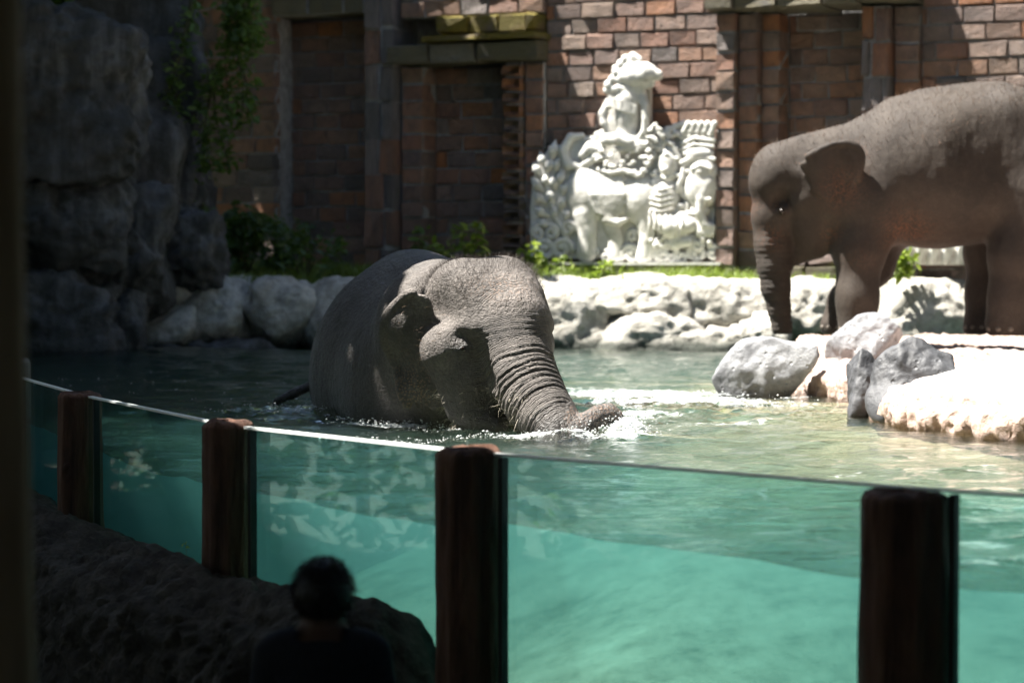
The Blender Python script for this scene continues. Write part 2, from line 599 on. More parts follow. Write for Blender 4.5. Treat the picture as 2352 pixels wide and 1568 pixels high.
def make_fence():
    q = NT('pool_glass')
    v = q.obj()
    fr = q.n('Fresnel', {'IOR': 1.42}).outputs[0]
    spots = q.noise(v, 90, 3, 0.7)
    streak = q.noise(q.obj((3.5, 3.5, 0.25)), 4, 4, 0.6)
    haze = q.math('ADD', q.math('MULTIPLY', q.val(spots, 0.62, 0.75), 0.02), q.math('MULTIPLY', q.val(streak, 0.45, 0.8), 0.006))
    tr = q.n('BsdfTransparent', {'Color': (0.70, 0.92, 0.925, 1)})
    gl = q.n('BsdfGlossy', {'Roughness': 0.02})
    df = q.n('BsdfDiffuse', {'Color': (0.6, 0.68, 0.66, 1)})
    m1 = q.n('MixShader', {0: haze, 1: tr.outputs[0], 2: df.outputs[0]})
    m2 = q.n('MixShader', {0: q.math('MULTIPLY', fr, 0.22), 1: m1.outputs[0], 2: gl.outputs[0]})
    q.t.links.new(m2.outputs[0], q.out.inputs[0])
    glass = q.m
    edge = NT('glass_edge').pbr((0.80, 0.84, 0.82), 0.35)
    rubber = NT('black_sealant').pbr((0.006, 0.006, 0.006), 0.6)
    where = {1: 'glass pool panel beyond the short grey post', 2: 'glass pool panel left of the knotted reddish log post',
             3: 'streaky glass pool panel between the knotted post and the smooth brown post', 4: 'glass pool panel behind the dark head of the child',
             5: 'long clear glass pool panel below the trunk heave, over teal water', 6: 'glass pool panel right of the thick dark post',
             0: 'far glass pool panel running to the rock cliff', 7: 'glass pool panel outside the thick dark post'}
    for i in range(len(FENCE) - 1):
        e, n = fence_normal(i, i + 1)
        a = Vector((*FENCE[i], 0)); b = Vector((*FENCE[i + 1], 0))
        L = (b - a).length
        root = empty('glass_panel', (a + b) / 2 + Vector((0, 0, -0.92)), math.atan2(e.y, e.x))
        tag(root, where[i], 'glass panel', 'glass panels round the pool')
        h = (GLASS_TOP + 0.92)
        rr = {2: 0.095, 3: 0.100, 4: 0.096, 5: 0.104, 6: 0.118, 7: 0.11}.get(i, 0.1)
        sx = (rr * (1 - 0.25 * abs(n.x)) + 0.02 * e.x) / e.x + 0.006
        o = link('pane', box_mesh('pane', L / 2 - 0.004, 0.010, h / 2), glass, root); o.location = (0, 0, h / 2)
        o = link('top_edge', box_mesh('top_edge', L / 2 - 0.004, 0.0125, 0.004), edge, root); o.location = (0, 0, h + 0.004)
        o = link('seal', box_mesh('seal', 0.009, 0.0135, h / 2 - 0.005), rubber, root); o.location = (-L / 2 + sx, -0.002, h / 2)
    # log posts
    q = NT('log_post')
    v = q.obj((9, 9, 0.9))
    g = q.noise(v, 2.2, 7, 0.6, 0.4)
    w = q.noise(q.obj(), 7, 5, 0.6)
    rnd = q.n('ObjectInfo').outputs['Random']
    col = q.ramp(g, [(0.28, (0.022, 0.011, 0.008)), (0.5, (0.085, 0.042, 0.027)), (0.75, (0.19, 0.105, 0.07))])
    col = q.mix(q.val(w, 0.45, 0.75, 0, 0.7), col, (0.12, 0.052, 0.03))
    log = q.pbr(col, 0.8, q.bump(q.math('ADD', g, q.math('MULTIPLY', w, 0.6)), 1.0, 0.035), 0.3)
    q = NT('grey_log'); g = q.noise(q.obj((9, 9, 1)), 2.5, 6); grey = q.pbr(q.ramp(g, [(0.3, (0.1, 0.1, 0.1)), (0.7, (0.28, 0.27, 0.26))]), 0.8, q.bump(g, 0.5, 0.02))
    posts = [(2, 0.095, 0.335, 'short grey log post beside the far end of the glass', grey, 3),
             (3, 0.100, 0.262, 'reddish brown log post with a knot halfway up', log, 4),
             (4, 0.096, 0.265, 'smooth brown log post between the knotted post and the child', log, 5),
             (5, 0.104, 0.262, 'dark slim log post just right of the child', log, 6),
             (6, 0.118, 0.238, 'thick dark log post standing against bright teal water', log, 7),
             (7, 0.110, 0.24, 'log post at the near end of the glass', log, 8)]
    for (i, r, top, lab, mat, seed) in posts:
        e0, n0 = fence_normal(i - 1, i); e1, n1 = fence_normal(i, i + 1)
        n = (n0 + n1).normalized()
        base = Vector((*FENCE[i], LEDGE_Z - 0.12 if i < 5 else FLOOR_Z)) + n * (r * 0.25) + e1 * 0.02
        nz, na = 60, 72
        H = top - base.z
        zs = np.concatenate([np.linspace(0, 1, nz) * (H - 0.02), [H - 0.006, H, H]])
        rs = np.concatenate([np.ones(nz), [0.9, 0.75, 0.0]])
        th = np.linspace(0, 2 * np.pi, na, endpoint=False)
        Z, T = np.meshgrid(zs, th, indexing='ij')
        RR = rs[:, None] * r * np.ones_like(T)
        P = np.stack([np.cos(T) * 1.1, np.sin(T) * 1.1, Z * 2.2], -1)
        RR = RR * (1 + 0.075 * fbm(P * 1.3, 3, seed) + 0.055 * fbm(P * np.array([5, 5, 0.7]), 3, seed + 20) - 0.05 * sstep(0.55, 0.75, fbm(P * np.array([3.2, 3.2, 0.35]), 2, seed + 40)))
        RR = RR * (1 + 0.13 * sstep(0.16, 0.0, Z))
        if seed == 4:      # the knot
            kn = np.exp(-(((T - 4.3) / 0.28) ** 2 + ((Z - H * 0.5) / 0.03) ** 2)); RR = RR * (1 + 0.20 * kn - 0.28 * np.exp(-(((T - 4.3) / 0.13) ** 2 + ((Z - H * 0.5) / 0.014) ** 2)))
        Zt = Z + np.where(rs[:, None] < 0.99, 0.012 * fbm(P * 2, 2, seed + 9), 0)
        V = np.stack([RR * np.cos(T), RR * np.sin(T) * 0.97, Zt], -1).reshape(-1, 3)
        idg = np.arange(len(zs) * na).reshape(len(zs), na)
        F = np.stack([idg[:-1], np.roll(idg[:-1], -1, 1), np.roll(idg[1:], -1, 1), idg[1:]], -1).reshape(-1, 4)
        o = link('log_post', mesh('log_post', V, F), mat)
        o.location = base
        tag(o, lab, 'post', 'log posts along the glass')


def make_ledge():
    q = NT('rough_mortar')
    v = q.obj()
    n1 = q.noise(v, 5, 10, 0.7); n2 = q.noise(v, 28, 6, 0.7)
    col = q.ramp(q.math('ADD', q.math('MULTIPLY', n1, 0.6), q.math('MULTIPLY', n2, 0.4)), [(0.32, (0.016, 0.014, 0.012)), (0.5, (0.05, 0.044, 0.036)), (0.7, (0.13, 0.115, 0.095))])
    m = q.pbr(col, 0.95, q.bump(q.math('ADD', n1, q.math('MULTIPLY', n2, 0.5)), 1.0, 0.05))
    pts = []
    for i in range(1, len(FENCE) - 1):
        a = np.array(FENCE[i]); b = np.array(FENCE[i + 1])
        for t in np.linspace(0, 1, 110, endpoint=False): pts.append(a + (b - a) * t)
    pts = np.array(pts)
    d = np.gradient(pts, axis=0)
    k = np.ones(45) / 45
    d = np.stack([np.convolve(np.pad(d[:, c], 22, 'edge'), k, 'valid') for c in (0, 1)], 1)
    d /= np.linalg.norm(d, axis=1)[:, None]
    nn = np.stack([d[:, 1], -d[:, 0]], 1)
    prof = np.array([(-0.03, -0.60), (-0.03, -0.345), (0.03, -0.325), (0.10, -0.315), (0.2, -0.325), (0.3, -0.355), (0.38, -0.40), (0.44, -0.48), (0.47, -0.58), (0.49, -0.72), (0.52, -0.99)])
    s = np.linspace(0, 1, len(prof)); sf = np.linspace(0, 1, 60)
    pr = np.stack([np.interp(sf, s, prof[:, 0]), np.interp(sf, s, prof[:, 1])], 1)
    L = np.arange(len(pts)) * 0.03
    XY = pts[:, None, :] + nn[:, None, :] * pr[None, :, :1]
    V = np.concatenate([XY, np.broadcast_to(pr[None, :, 1:], (len(pts), 60, 1))], -1)
    out = np.concatenate([nn[:, None, :] * np.ones((1, 60, 1)) * sstep(0.12, 0.5, pr[:, 0])[None, :, None], np.broadcast_to(sstep(0.5, 0.2, pr[:, 0])[None, :, None], (len(pts), 60, 1))], -1)
    disp = 0.10 * fbm(V * 1.7, 3, 51) + 0.06 * (1 - 2 * np.abs(fbm(V * 6.0, 4, 55, 0.6))) + 0.03 * fbm(V * 19, 3, 58)
    disp = disp * np.clip(0.35 + sstep(0.02, 0.25, pr[:, 0])[None, :], 0, 1)
    V = V + out * disp[..., None]
    V[..., 2] -= (0.42 * sstep(-0.34, -0.12, pts[:, 0]) + 0.12 * sstep(-0.9, -0.1, pts[:, 0]) * 0)[:, None] * sstep(-0.95, -0.45, V[..., 2])
    nxp = len(pts)
    ids = np.arange(nxp * 60).reshape(nxp, 60)
    F = np.stack([ids[:-1, :-1], ids[:-1, 1:], ids[1:, 1:], ids[1:, :-1]], -1).reshape(-1, 4)[:, ::-1]
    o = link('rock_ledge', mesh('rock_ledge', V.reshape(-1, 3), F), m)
    tag(o, 'dark rough cement ledge under the glass and log posts', 'ledge')


make_floor()
make_water()
make_fence()
make_ledge()

# ================================================================== THE ELEPHANTS
def skin_material(name, c0, c1, c2, rust, cells=0.5, strength=0.8):
    q = NT(name)
    v = q.obj()
    n1 = q.noise(v, 3.2, 7, 0.62)
    n2 = q.noise(v, 22, 6, 0.7)
    n3 = q.noise(v, 70, 3, 0.6)
    col = q.ramp(n1, [(0.3, c0), (0.52, c1), (0.74, c2)])
    col = q.mix(q.val(n2, 0.48, 0.72, 0, 0.5), col, c2)
    col = q.mix(q.val(n3, 0.42, 0.58, 0.45, 0), col, c0)
    fr = q.n('Attribute', attribute_name='freckle').outputs['Fac']
    fv = q.n('TexVoronoi', {'Vector': v, 'Scale': 75.0}).outputs['Distance']
    col = q.mix(q.math('MULTIPLY', fr, q.val(fv, 0.52, 0.30, 0, 0.75)), col, rust)
    # fine wrinkles: ridged stretched noise plus rings round the trunk
    def ridge(scale, sz):
        t = q.noise(q.n('Mapping', {'Vector': v, 'Scale': sz}).outputs[0], scale, 4, 0.6, 0.5)
        return q.val(q.math('ABSOLUTE', q.math('SUBTRACT', t, 0.5)), 0.0, 0.11)
    cell = q.math('ADD', q.math('MULTIPLY', ridge(20, (1, 1, 0.45)), cells), q.math('MULTIPLY', ridge(34, (0.55, 0.55, 1.2)), cells * 0.8))
    tw = q.n('Attribute', attribute_name='ring').outputs['Fac']
    tm = q.n('Attribute', attribute_name='ringmask').outputs['Fac']
    rn = q.math('ADD', q.math('MULTIPLY', tw, 330.0), q.math('MULTIPLY', q.noise(v, 7, 5, 0.65), 16.0))
    ring = q.math('MULTIPLY', q.math('ABSOLUTE', q.math('SINE', rn)), q.val(q.noise(v, 12, 3), 0.3, 0.65, 0.25, 1.0))
    h = q.math('ADD', q.math('MULTIPLY', cell, q.math('SUBTRACT', 1.0, q.math('MULTIPLY', tm, 0.5))), q.math('MULTIPLY', q.math('MULTIPLY', ring, tm), 1.3))
    h = q.math('ADD', h, q.math('MULTIPLY', n2, 0.8))
    h = q.math('ADD', h, q.math('MULTIPLY', n3, 0.3))
    wet_shade = q.n('Attribute', attribute_name='wet_shade').outputs['Fac']
    col = q.mix(q.math('MULTIPLY', wet_shade, 0.8), col, tuple(0.3 * c for c in c0))  # darkens soaked skin and paints shade round eyes, jaw and rear
    rough = q.val(wet_shade, 0, 1, 0.80, 0.42)
    return q.pbr(col, rough, q.bump(h, strength, 0.0085), 0.45)


def polyline_param(V, pts):
    pts = np.array([tuple(p) for p in pts]); best = np.full(len(V), 1e9); par = np.zeros(len(V)); L = 0
    for a, b in zip(pts[:-1], pts[1:]):
        e = b - a; l = np.linalg.norm(e)
        t = np.clip(((V - a) @ e) / (l * l), 0, 1)
        d = np.linalg.norm(V - (a + t[:, None] * e), axis=1)
        m = d < best
        best = np.where(m, d, best); par = np.where(m, L + t * l, par); L += l
    return par, best


def hair_mesh(name, roots, dirs, length, width, seed=0, droop=0.25):
    rng = np.random.default_rng(seed)
    n = len(roots)
    L = length * (0.5 + rng.random(n))[:, None]
    d = dirs + rng.normal(0, 0.33, (n, 3)); d /= np.linalg.norm(d, axis=1)[:, None]
    side = np.cross(d, rng.normal(0, 1, (n, 3))); side /= np.linalg.norm(side, axis=1)[:, None]
    w = width * (0.6 + 0.8 * rng.random(n))[:, None]
    mid = roots + d * L * 0.55 + rng.normal(0, 0.06, (n, 3)) * L
    tip = roots + d * L + np.array([0, 0, -droop]) * L * rng.random((n, 1)) + rng.normal(0, 0.12, (n, 3)) * L
    V = np.stack([roots - side * w - d * 0.006, roots + side * w - d * 0.006, mid + side * w * 0.7, mid - side * w * 0.7, tip], 1).reshape(-1, 3)
    b = (np.arange(n) * 5)[:, None]
    F = np.concatenate([b + np.array([[0, 1, 2]]), b + np.array([[0, 2, 3]]), b + np.array([[3, 2, 4]])])
    return mesh(name, V, F)


HAIR = NT('elephant_hair').pbr((0.035, 0.026, 0.02), 0.6)
EYE = NT('elephant_eye').pbr((0.012, 0.007, 0.004), 0.25, None, 0.4)


def sample_surface(V, N, mask, n, seed):
    rng = np.random.default_rng(seed)
    idx = np.nonzero(mask)[0]
    k = rng.choice(idx, n)
    return V[k], N[k]


def eyeball(parent, origin, pos, r, look):
    me = bpy.data.meshes.new('eye')
    import bmesh
    bm = bmesh.new()
    bmesh.ops.create_uvsphere(bm, u_segments=18, v_segments=12, radius=r)
    bm.to_mesh(me); bm.free()
    me.polygons.foreach_set('use_smooth', np.ones(len(me.polygons), dtype=bool))
    o = link('eye', me, EYE, parent)
    o.location = Vector(pos) - Vector(origin)
    return o


def bathing_elephant():
    Hc = Vector((-0.135, 12.30, 0.545))
    f = Vector((0.574, -0.819, 0)); l = Vector((0.819, 0.574, 0)); up = Vector((0, 0, 1))
    hp = lambda a, b, c: Hc + l * a + f * b + up * c
    HR = np.array([[l.x, f.x, 0], [l.y, f.y, 0], [0, 0, 1]])      # local (side, front, up) -> world
    s = Sculpt((-1.55, 11.35, -1.02), (0.75, 14.9, 0.95), 0.0088)
    # barrel, shoulders, rump
    Sh, Md, Rp = (-0.36, 12.98, 0.26), (-0.56, 13.50, 0.21), (-0.60, 14.02, 0.26)
    s.cone(Sh, Md, 0.47, 0.545, 0.08, sc=(1, 1, 1.16)); s.cone(Md, Rp, 0.545, 0.50, 0.10, sc=(1, 1, 1.16))
    s.cone((-0.36, 13.0, 0.70), (-0.58, 13.7, 0.74), 0.12, 0.13, 0.2)          # spine
    s.ball((-0.62, 14.22, 0.30), (0.40, 0.34, 0.46), 0.15)
    s.ball((-0.66, 13.05, 0.05), (0.24, 0.3, 0.5), 0.14)                        # near shoulder blade
    for (x, y, r) in ((-0.62, 12.95, 0.165), (-0.08, 13.15, 0.165), (-0.90, 14.05, 0.175), (-0.35, 14.2, 0.175)):
        s.cone((x, y, 0.0), (x + 0.01, y - 0.02, -0.60), r * 1.2, r, 0.12)
        s.cone((x + 0.01, y - 0.02, -0.60), (x + 0.01, y - 0.03, -0.93), r, r * 1.08, 0.05)
    s.chain([hp(0, -0.12, -0.02), hp(0.02, -0.44, -0.02), Sh], [0.28, 0.31, 0.43], 0.1)
    # skull
    s.ball(hp(0, 0.0, 0.0), (0.305, 0.285, 0.285), 0.06, rot=HR)
    s.ball(hp(-0.125, -0.02, 0.12), (0.185, 0.22, 0.195), 0.09)
    s.ball(hp(0.125, -0.02, 0.135), (0.185, 0.22, 0.195), 0.09)
    s.ball(hp(0, 0.17, 0.01), (0.21, 0.14, 0.21), 0.14, rot=HR)                  # forehead
    for sg in (-1, 1):
        s.cone(hp(sg * 0.15, 0.27, -0.02), hp(sg * 0.275, 0.10, -0.055), 0.045, 0.055, 0.09)    # brow
        s.ball(hp(sg * 0.29, 0.01, -0.135), 0.060, 0.08)                          # cheekbone
        s.ball(hp(sg * 0.355, 0.01, 0.03), (0.07, 0.13, 0.11), 0.14, rot=HR, sub=True)   # temple hollow
        s.ball(hp(sg * 0.285, 0.19, -0.155), (0.085, 0.085, 0.105), 0.055, rot=HR, sub=True)   # eye socket
        s.ball(hp(sg * 0.228, 0.155, -0.125), 0.045, 0.03)                        # lids
    # trunk
    T = [hp(0, 0.13, 0.03), at(1176, 745, 12.10), at(1184, 800, 12.06), at(1200, 862, 11.99), at(1226, 915, 11.90), at(1258, 958, 11.80), at(1283, 992, 11.72), at(1302, 1012, 11.68)]
    TR = [0.16, 0.165, 0.158, 0.160, 0.150, 0.128, 0.106, 0.092]
    s.chain(T, TR, 0.07)
    Tt = [at(1302, 1012, 11.68), at(1322, 1000, 11.68), at(1345, 977, 11.70), at(1372, 956, 11.74), at(1398, 950, 11.76), at(1416, 957, 11.76)]
    s.chain(Tt, [0.088, 0.074, 0.056, 0.047, 0.045, 0.036], 0.03)
    s.cone(at(1412, 955, 11.76), at(1424, 962, 11.74), 0.022, 0.012, 0.02)
    # cheeks and jaw
    s.chain([hp(-0.21, 0.02, -0.14), at(1066, 868, 12.16), at(1080, 930, 12.17), at(1108, 966, 12.14), at(1140, 980, 12.08)], [0.165, 0.135, 0.115, 0.088, 0.055], 0.05)
    s.chain([hp(0.20, 0.04, -0.14), hp(0.16, 0.10, -0.30), hp(0.08, 0.20, -0.45)], [0.16, 0.14, 0.10], 0.06)
    s.ball(hp(0, 0.02, -0.3), (0.2, 0.2, 0.2), 0.1)
    s.chain([at(1098, 815, 11.93), at(1112, 875, 11.93), at(1140, 940, 11.88)], [0.035, 0.045, 0.04], 0.05, sub=True)       # corner of the mouth
    # the ear held out on the near side, and the far one
    u = Vector((-0.95, 0.312, 0)); n = Vector((-0.312, -0.95, 0))
    o = at(985, 780, 12.20)
    px = [(1004, 690), (968, 676), (938, 690), (905, 722), (889, 765), (888, 800), (902, 838), (912, 880), (930, 926), (958, 922), (985, 940), (1012, 930), (1020, 860), (1015, 780)]
    poly = [((985 - x) / 458 / 0.95 * 1.10, (780 - y) / 453 * 1.05) for (x, y) in px]
    poly = smooth_loop(poly)
    s.plate(o, u, up, n, poly[::-1], lambda U, V: 0.03 + 0.26 * V - 1.1 * U * U + 0.035 * sstep(0.02, 0.2, U) * np.sin(V * 17 + 0.6), 0.013, 0.03)
    rim = [o + u * p[0] + up * p[1] + n * (0.03 + 0.26 * p[1] - 1.1 * p[0] ** 2 + 0.035 * float(sstep(0.02, 0.2, p[0])) * math.sin(p[1] * 17 + 0.6) + 0.010) for p in poly[5:42]]
    s.chain(rim, list(np.interp(np.linspace(0, 1, len(rim)), [0, 0.3, 1], [0.014, 0.019, 0.011])), 0.02)
    u2 = Vector((0.62, 0.785, 0)); n2 = Vector((0.785, -0.62, 0))
    s.plate(hp(0.29, -0.12, 0.02), u2, up, n2, [(-0.03, 0.17), (0.08, 0.19), (0.2, 0.1), (0.24, -0.05), (0.18, -0.25), (0.08, -0.33), (-0.02, -0.2)], lambda U, V: -0.8 * U * U, 0.0165, 0.035)
    # tail lifted out of the water
    tail = [(-0.66, 14.50, 0.48), (-0.84, 14.58, 0.33), (-1.02, 14.52, 0.21), (-1.17, 14.42, 0.125), (-1.30, 14.36, 0.065), (-1.40, 14.3, 0.02)]
    s.chain(tail, [0.06, 0.045, 0.036, 0.030, 0.025, 0.02], 0.03)
    me = s.surface('elephant')
    V = coords(me); N = normals(me)
    Tl = T + Tt[1:]
    par, dist = polyline_param(V, Tl)
    # geometry creases of the trunk
    tm = sstep(0.01, 0.16, par) * sstep(0.27, 0.18, dist) * (1 - sstep(0.78, 0.86, par))
    per = 0.031
    wob = 0.018 * fbm(V * 5, 3, 71) + 0.006 * fbm(V * 16, 2, 73)
    phase = (par + wob) / per
    fr = phase - np.floor(phase)
    dep = 0.15 + 0.85 * _hash(np.floor(phase).astype(np.int64), np.zeros(len(V), np.int64), np.zeros(len(V), np.int64), 3)
    amp = 0.0135 * sstep(0.20, 0.46, par) * (1 - 0.55 * sstep(0.62, 0.8, par)) + 0.003
    crease = -np.exp(-((fr - 0.5) / 0.21) ** 2) * dep
    V2 = V + N * (tm * amp * crease)[:, None]
    # head wrinkles fanning over the brow, body folds
    P = V * np.array([1, 1, 1.0])
    body = 1 - tm
    side = V2[:, 1] > 12.6
    V2 = V2 + N * (body * (0.0035 * fbm(V * np.array([9, 9, 5.0]), 3, 81) + 0.0022 * (1 - 2 * np.abs(fbm(V * np.array([16, 16, 7]), 3, 83)))))[:, None]
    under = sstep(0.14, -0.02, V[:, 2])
    set_coords(me, V2)
    attr(me, 'ring', par); attr(me, 'ringmask', np.clip(tm, 0, 1))
    ear = np.exp(-np.sum(((V - np.array(at(940, 890, 12.3))) / np.array([0.16, 0.3, 0.12])) ** 2, 1))
    fore = np.exp(-np.sum(((V - np.array(at(1160, 660, 12.0))) / np.array([0.17, 0.3, 0.06])) ** 2, 1))
    tip = sstep(0.85, 0.95, par) * (dist < 0.12)
    attr(me, 'freckle', np.clip(ear * 0.9 + fore * 0.45 + tip * 0.9, 0, 1))
    jaw = np.exp(-np.sum(((V - np.array(at(1100, 935, 12.1))) / np.array([0.20, 0.3, 0.17])) ** 2, 1)) * (dist > 0.175)  # jaw darkened, part soaked skin, part painted shade
    eyes = sum(np.exp(-np.sum(((V - np.array(hp(q * 0.262, 0.175, -0.15))) / np.array([0.06, 0.075, 0.085])) ** 2, 1)) for q in (-1, 1))  # shade of the eye sockets painted dark
    rear = sstep(12.45, 12.75, V[:, 1]) * (0.45 + 0.35 * sstep(0.55, 0.2, V[:, 2] + 0.12 * fbm(V * 3, 3, 87)))  # body darkened, part soaked skin, part painted shade
    wet_shade = np.maximum.reduce([under * 0.9, jaw, eyes * 1.2, rear])
    attr(me, 'wet_shade', np.clip(wet_shade + sstep(0.62, 0.8, par) * (dist < 0.14) * 0.5, 0, 1))
    root = empty('elephant', (-0.5, 13.4, POOL_Z))
    tag(root, 'soaked dark grey elephant bathing in the pool with its trunk in the water', 'elephant', 'elephants')
    rel(me, root.location)
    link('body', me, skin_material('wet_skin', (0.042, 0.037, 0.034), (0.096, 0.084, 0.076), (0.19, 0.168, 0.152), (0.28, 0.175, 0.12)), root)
    org = np.array(root.location)
    for sg in (-1, 1):
        eyeball(root, root.location, hp(sg * 0.254, 0.174, -0.130), 0.026, f)
    # hair: crown, nape, ear edge, chin whiskers
    N2 = normals(me); V2 = V2 - org
    w = V2 + org
    hz = np.array([(p[0] - Hc.x) * f.x + (p[1] - Hc.y) * f.y for p in w])
    dh = np.linalg.norm(w - np.array(Hc), axis=1)
    crown = (w[:, 2] > 0.60) & (dh < 0.42) & (hz < 0.2) & (N2[:, 2] > 0.15)
    r0, d0 = sample_surface(V2, N2, crown, 5200, 1)
    link('hair', hair_mesh('crown_hair', r0, d0 * 0.8 + np.array([0, 0, 0.45]), 0.030, 0.00045, 1), HAIR, root)
    nape = (w[:, 2] > 0.45) & (w[:, 1] > 12.45) & (N2[:, 2] > 0.2)
    r0, d0 = sample_surface(V2, N2, nape, 2600, 2)
    link('hair', hair_mesh('back_hair', r0, d0 + np.array([-0.3, 0, 0.2]), 0.020, 0.0004, 2), HAIR, root)
    chin = (w[:, 2] < 0.22) & (w[:, 2] > 0.0) & (w[:, 1] < 12.25) & (dist > 0.15)
    r0, d0 = sample_surface(V2, N2, chin, 240, 3)
    link('whiskers', hair_mesh('whiskers', r0, d0, 0.045, 0.0008, 3), NT('pale_whisker').pbr((0.5, 0.45, 0.36), 0.5), root)['kind'] = 'stuff'
    eb = np.linalg.norm(w - np.array(at(990, 760, 12.2)), axis=1) < 0.20
    r0, d0 = sample_surface(V2, N2, eb, 220, 4)
    link('hair', hair_mesh('ear_hair', r0, d0 + np.array([-0.5, -0.2, -0.2]), 0.040, 0.0006, 4), NT('brown_hair').pbr((0.16, 0.11, 0.07), 0.5), root)


def standing_elephant():
    Y0 = 19.1
    p = lambda x, y, dy=0.0: at(x, y, Y0 + dy)
    s = Sculpt((1.72, 18.3, 0.24), (5.25, 19.9, 2.32), 0.0145)
    # trunk of the body: height profile along x
    prof = [(1985, 330, 548), (2060, 250, 558), (2150, 218, 562), (2240, 210, 550), (2320, 222, 532), (2400, 277, 512)]
    cs = []
    for (x, t, b) in prof:
        a = p(x, (t + b) / 2); cs.append((a, (b - t) / 2 / 290.7))
    for (a, ra), (b, rb) in zip(cs[:-1], cs[1:]):
        s.cone(a, b, ra, rb, 0.10, sc=(0.85, 0.80, 1.0))
    s.ball(p(2385, 400), (0.34, 0.40, 0.58), 0.15)
    s.cone(p(2060, 262), p(2290, 226), 0.09, 0.10, 0.16)                # spine
    s.ball(p(2330, 262, -0.20), (0.14, 0.14, 0.13), 0.24)               # hip bone
    s.ball(p(2290, 340, -0.64), (0.16, 0.12, 0.26), 0.32, sub=True)     # flank hollow
    # neck and head
    s.chain([p(2010, 440), p(1930, 430), p(1850, 430)], [0.36, 0.34, 0.30], 0.12)
    s.cone(p(1985, 320), p(1840, 345), 0.13, 0.11, 0.18)
    s.ball(p(1815, 420), (0.30, 0.25, 0.29), 0.08)
    s.ball(p(1790, 385), (0.20, 0.21, 0.19), 0.08)
    s.ball(p(1762, 420), (0.13, 0.18, 0.16), 0.08)
    s.ball(p(1775, 490), (0.14, 0.17, 0.22), 0.08)
    s.ball(p(1865, 520), (0.21, 0.20, 0.23), 0.10)                      # jaw
    s.cone(p(1865, 560), p(1815, 596), 0.13, 0.06, 0.06)
    s.ball(p(1795, 470, -0.22), (0.07, 0.09, 0.10), 0.07, sub=True)     # eye hollow
    s.ball(p(1800, 485, -0.17), 0.045, 0.04)
    s.ball(p(1815, 435, -0.36), (0.10, 0.10, 0.10), 0.12, sub=True)
    T = [p(1772, 500), p(1775, 560), p(1778, 610), p(1782, 660), p(1790, 710), p(1796, 750), p(1800, 785), p(1790, 800)]
    s.chain(T, [0.155, 0.140, 0.125, 0.110, 0.085, 0.070, 0.058, 0.045], 0.06)
    # legs: near fore, far fore set forward, near hind, far hind
    s.chain([p(1998, 470, -0.13), p(1975, 580, -0.20), p(1968, 680, -0.24), p(1966, 752, -0.26)], [0.24, 0.165, 0.137, 0.142], 0.16)
    s.chain([p(2035, 510, 0.22), p(2005, 610, 0.26), p(1940, 690, 0.26), p(1920, 748, 0.26)], [0.24, 0.15, 0.115, 0.125], 0.10)
    s.chain([p(2370, 460, -0.18), p(2335, 590, -0.24), p(2322, 680, -0.25), p(2312, 742, -0.26)], [0.30, 0.20, 0.155, 0.165], 0.12)
    s.chain([p(2345, 470, 0.2), p(2262, 580, 0.25), p(2256, 670, 0.26), p(2248, 752, 0.26)], [0.26, 0.15, 0.115, 0.12], 0.10)
    s.box((3.5, 19.1, 0.14), (2.2, 1.0, 0.135), 0.01, 0.0, sub=True)
    # ear
    u = Vector((1, 0, 0)); n = Vector((0, -1, 0)); up = Vector((0, 0, 1))
    o = p(1850, 400, -0.27)
    for sg, nn, oo in ((1, n, o), (-1, Vector((0, 1, 0)), p(1850, 400, 0.27))):
        px = [(1828, 378), (1850, 362), (1880, 346), (1915, 333), (1948, 334), (1966, 348), (1972, 372), (1966, 400), (1950, 425), (1930, 455), (1905, 462), (1880, 455), (1858, 440), (1850, 420)]
        poly = smooth_loop([((x - 1850) / 290.7, (400 - y) / 290.7) for (x, y) in px])
        s.plate(oo, u, up, nn, poly, lambda U, V: 0.06 + 0.12 * U + 0.20 * V + 0.015 * np.sin(U * 20), 0.021, 0.03)
        s.chain([oo + u * q[0] + up * q[1] + nn * (0.07 + 0.12 * q[0] + 0.20 * q[1]) for q in poly[5:48]], [0.019] * 43, 0.02)
    s.cone(p(2425, 330), p(2435, 600), 0.05, 0.03, 0.04)
    me = s.surface('elephant')
    V = coords(me); N = normals(me)
    par, dist = polyline_param(V, T)
    tm = sstep(0.03, 0.16, par) * sstep(0.22, 0.17, dist) * (V[:, 0] < p(1835, 600).x)
    per = 0.042
    ph = (par + 0.012 * fbm(V * 6, 2, 91)) / per
    fr = ph - np.floor(ph)
    V2 = V + N * (-tm * 0.006 * np.exp(-((fr - 0.5) / 0.18) ** 2))[:, None]
    V2 = V2 + N * ((1 - tm) * (0.006 * fbm(V * np.array([6, 6, 4]), 3, 95) + 0.003 * (1 - 2 * np.abs(fbm(V * np.array([13, 13, 6]), 3, 97)))))[:, None]
    set_coords(me, V2)
    attr(me, 'ring', par); attr(me, 'ringmask', tm)
    fk = np.zeros(len(V))
    for (x, y, dy, r) in [(1935, 430, -0.3, 0.16), (1965, 355, -0.3, 0.08), (1770, 545, -0.1, 0.10), (2080, 540, -0.3, 0.2), (1975, 590, -0.3, 0.1), (1745, 470, 0, 0.12), (1920, 540, -0.2, 0.1)]:
        fk = np.maximum(fk, np.exp(-np.sum((V - np.array(p(x, y, dy))) ** 2, 1) / r ** 2))
    attr(me, 'freckle', fk)
    attr(me, 'wet_shade', np.zeros(len(V)))
    root = empty('elephant', (3.1, 19.1, 0.3))
    tag(root, 'dry brown elephant standing on the pale rock platform with head lowered', 'elephant', 'elephants')
    rel(me, root.location)
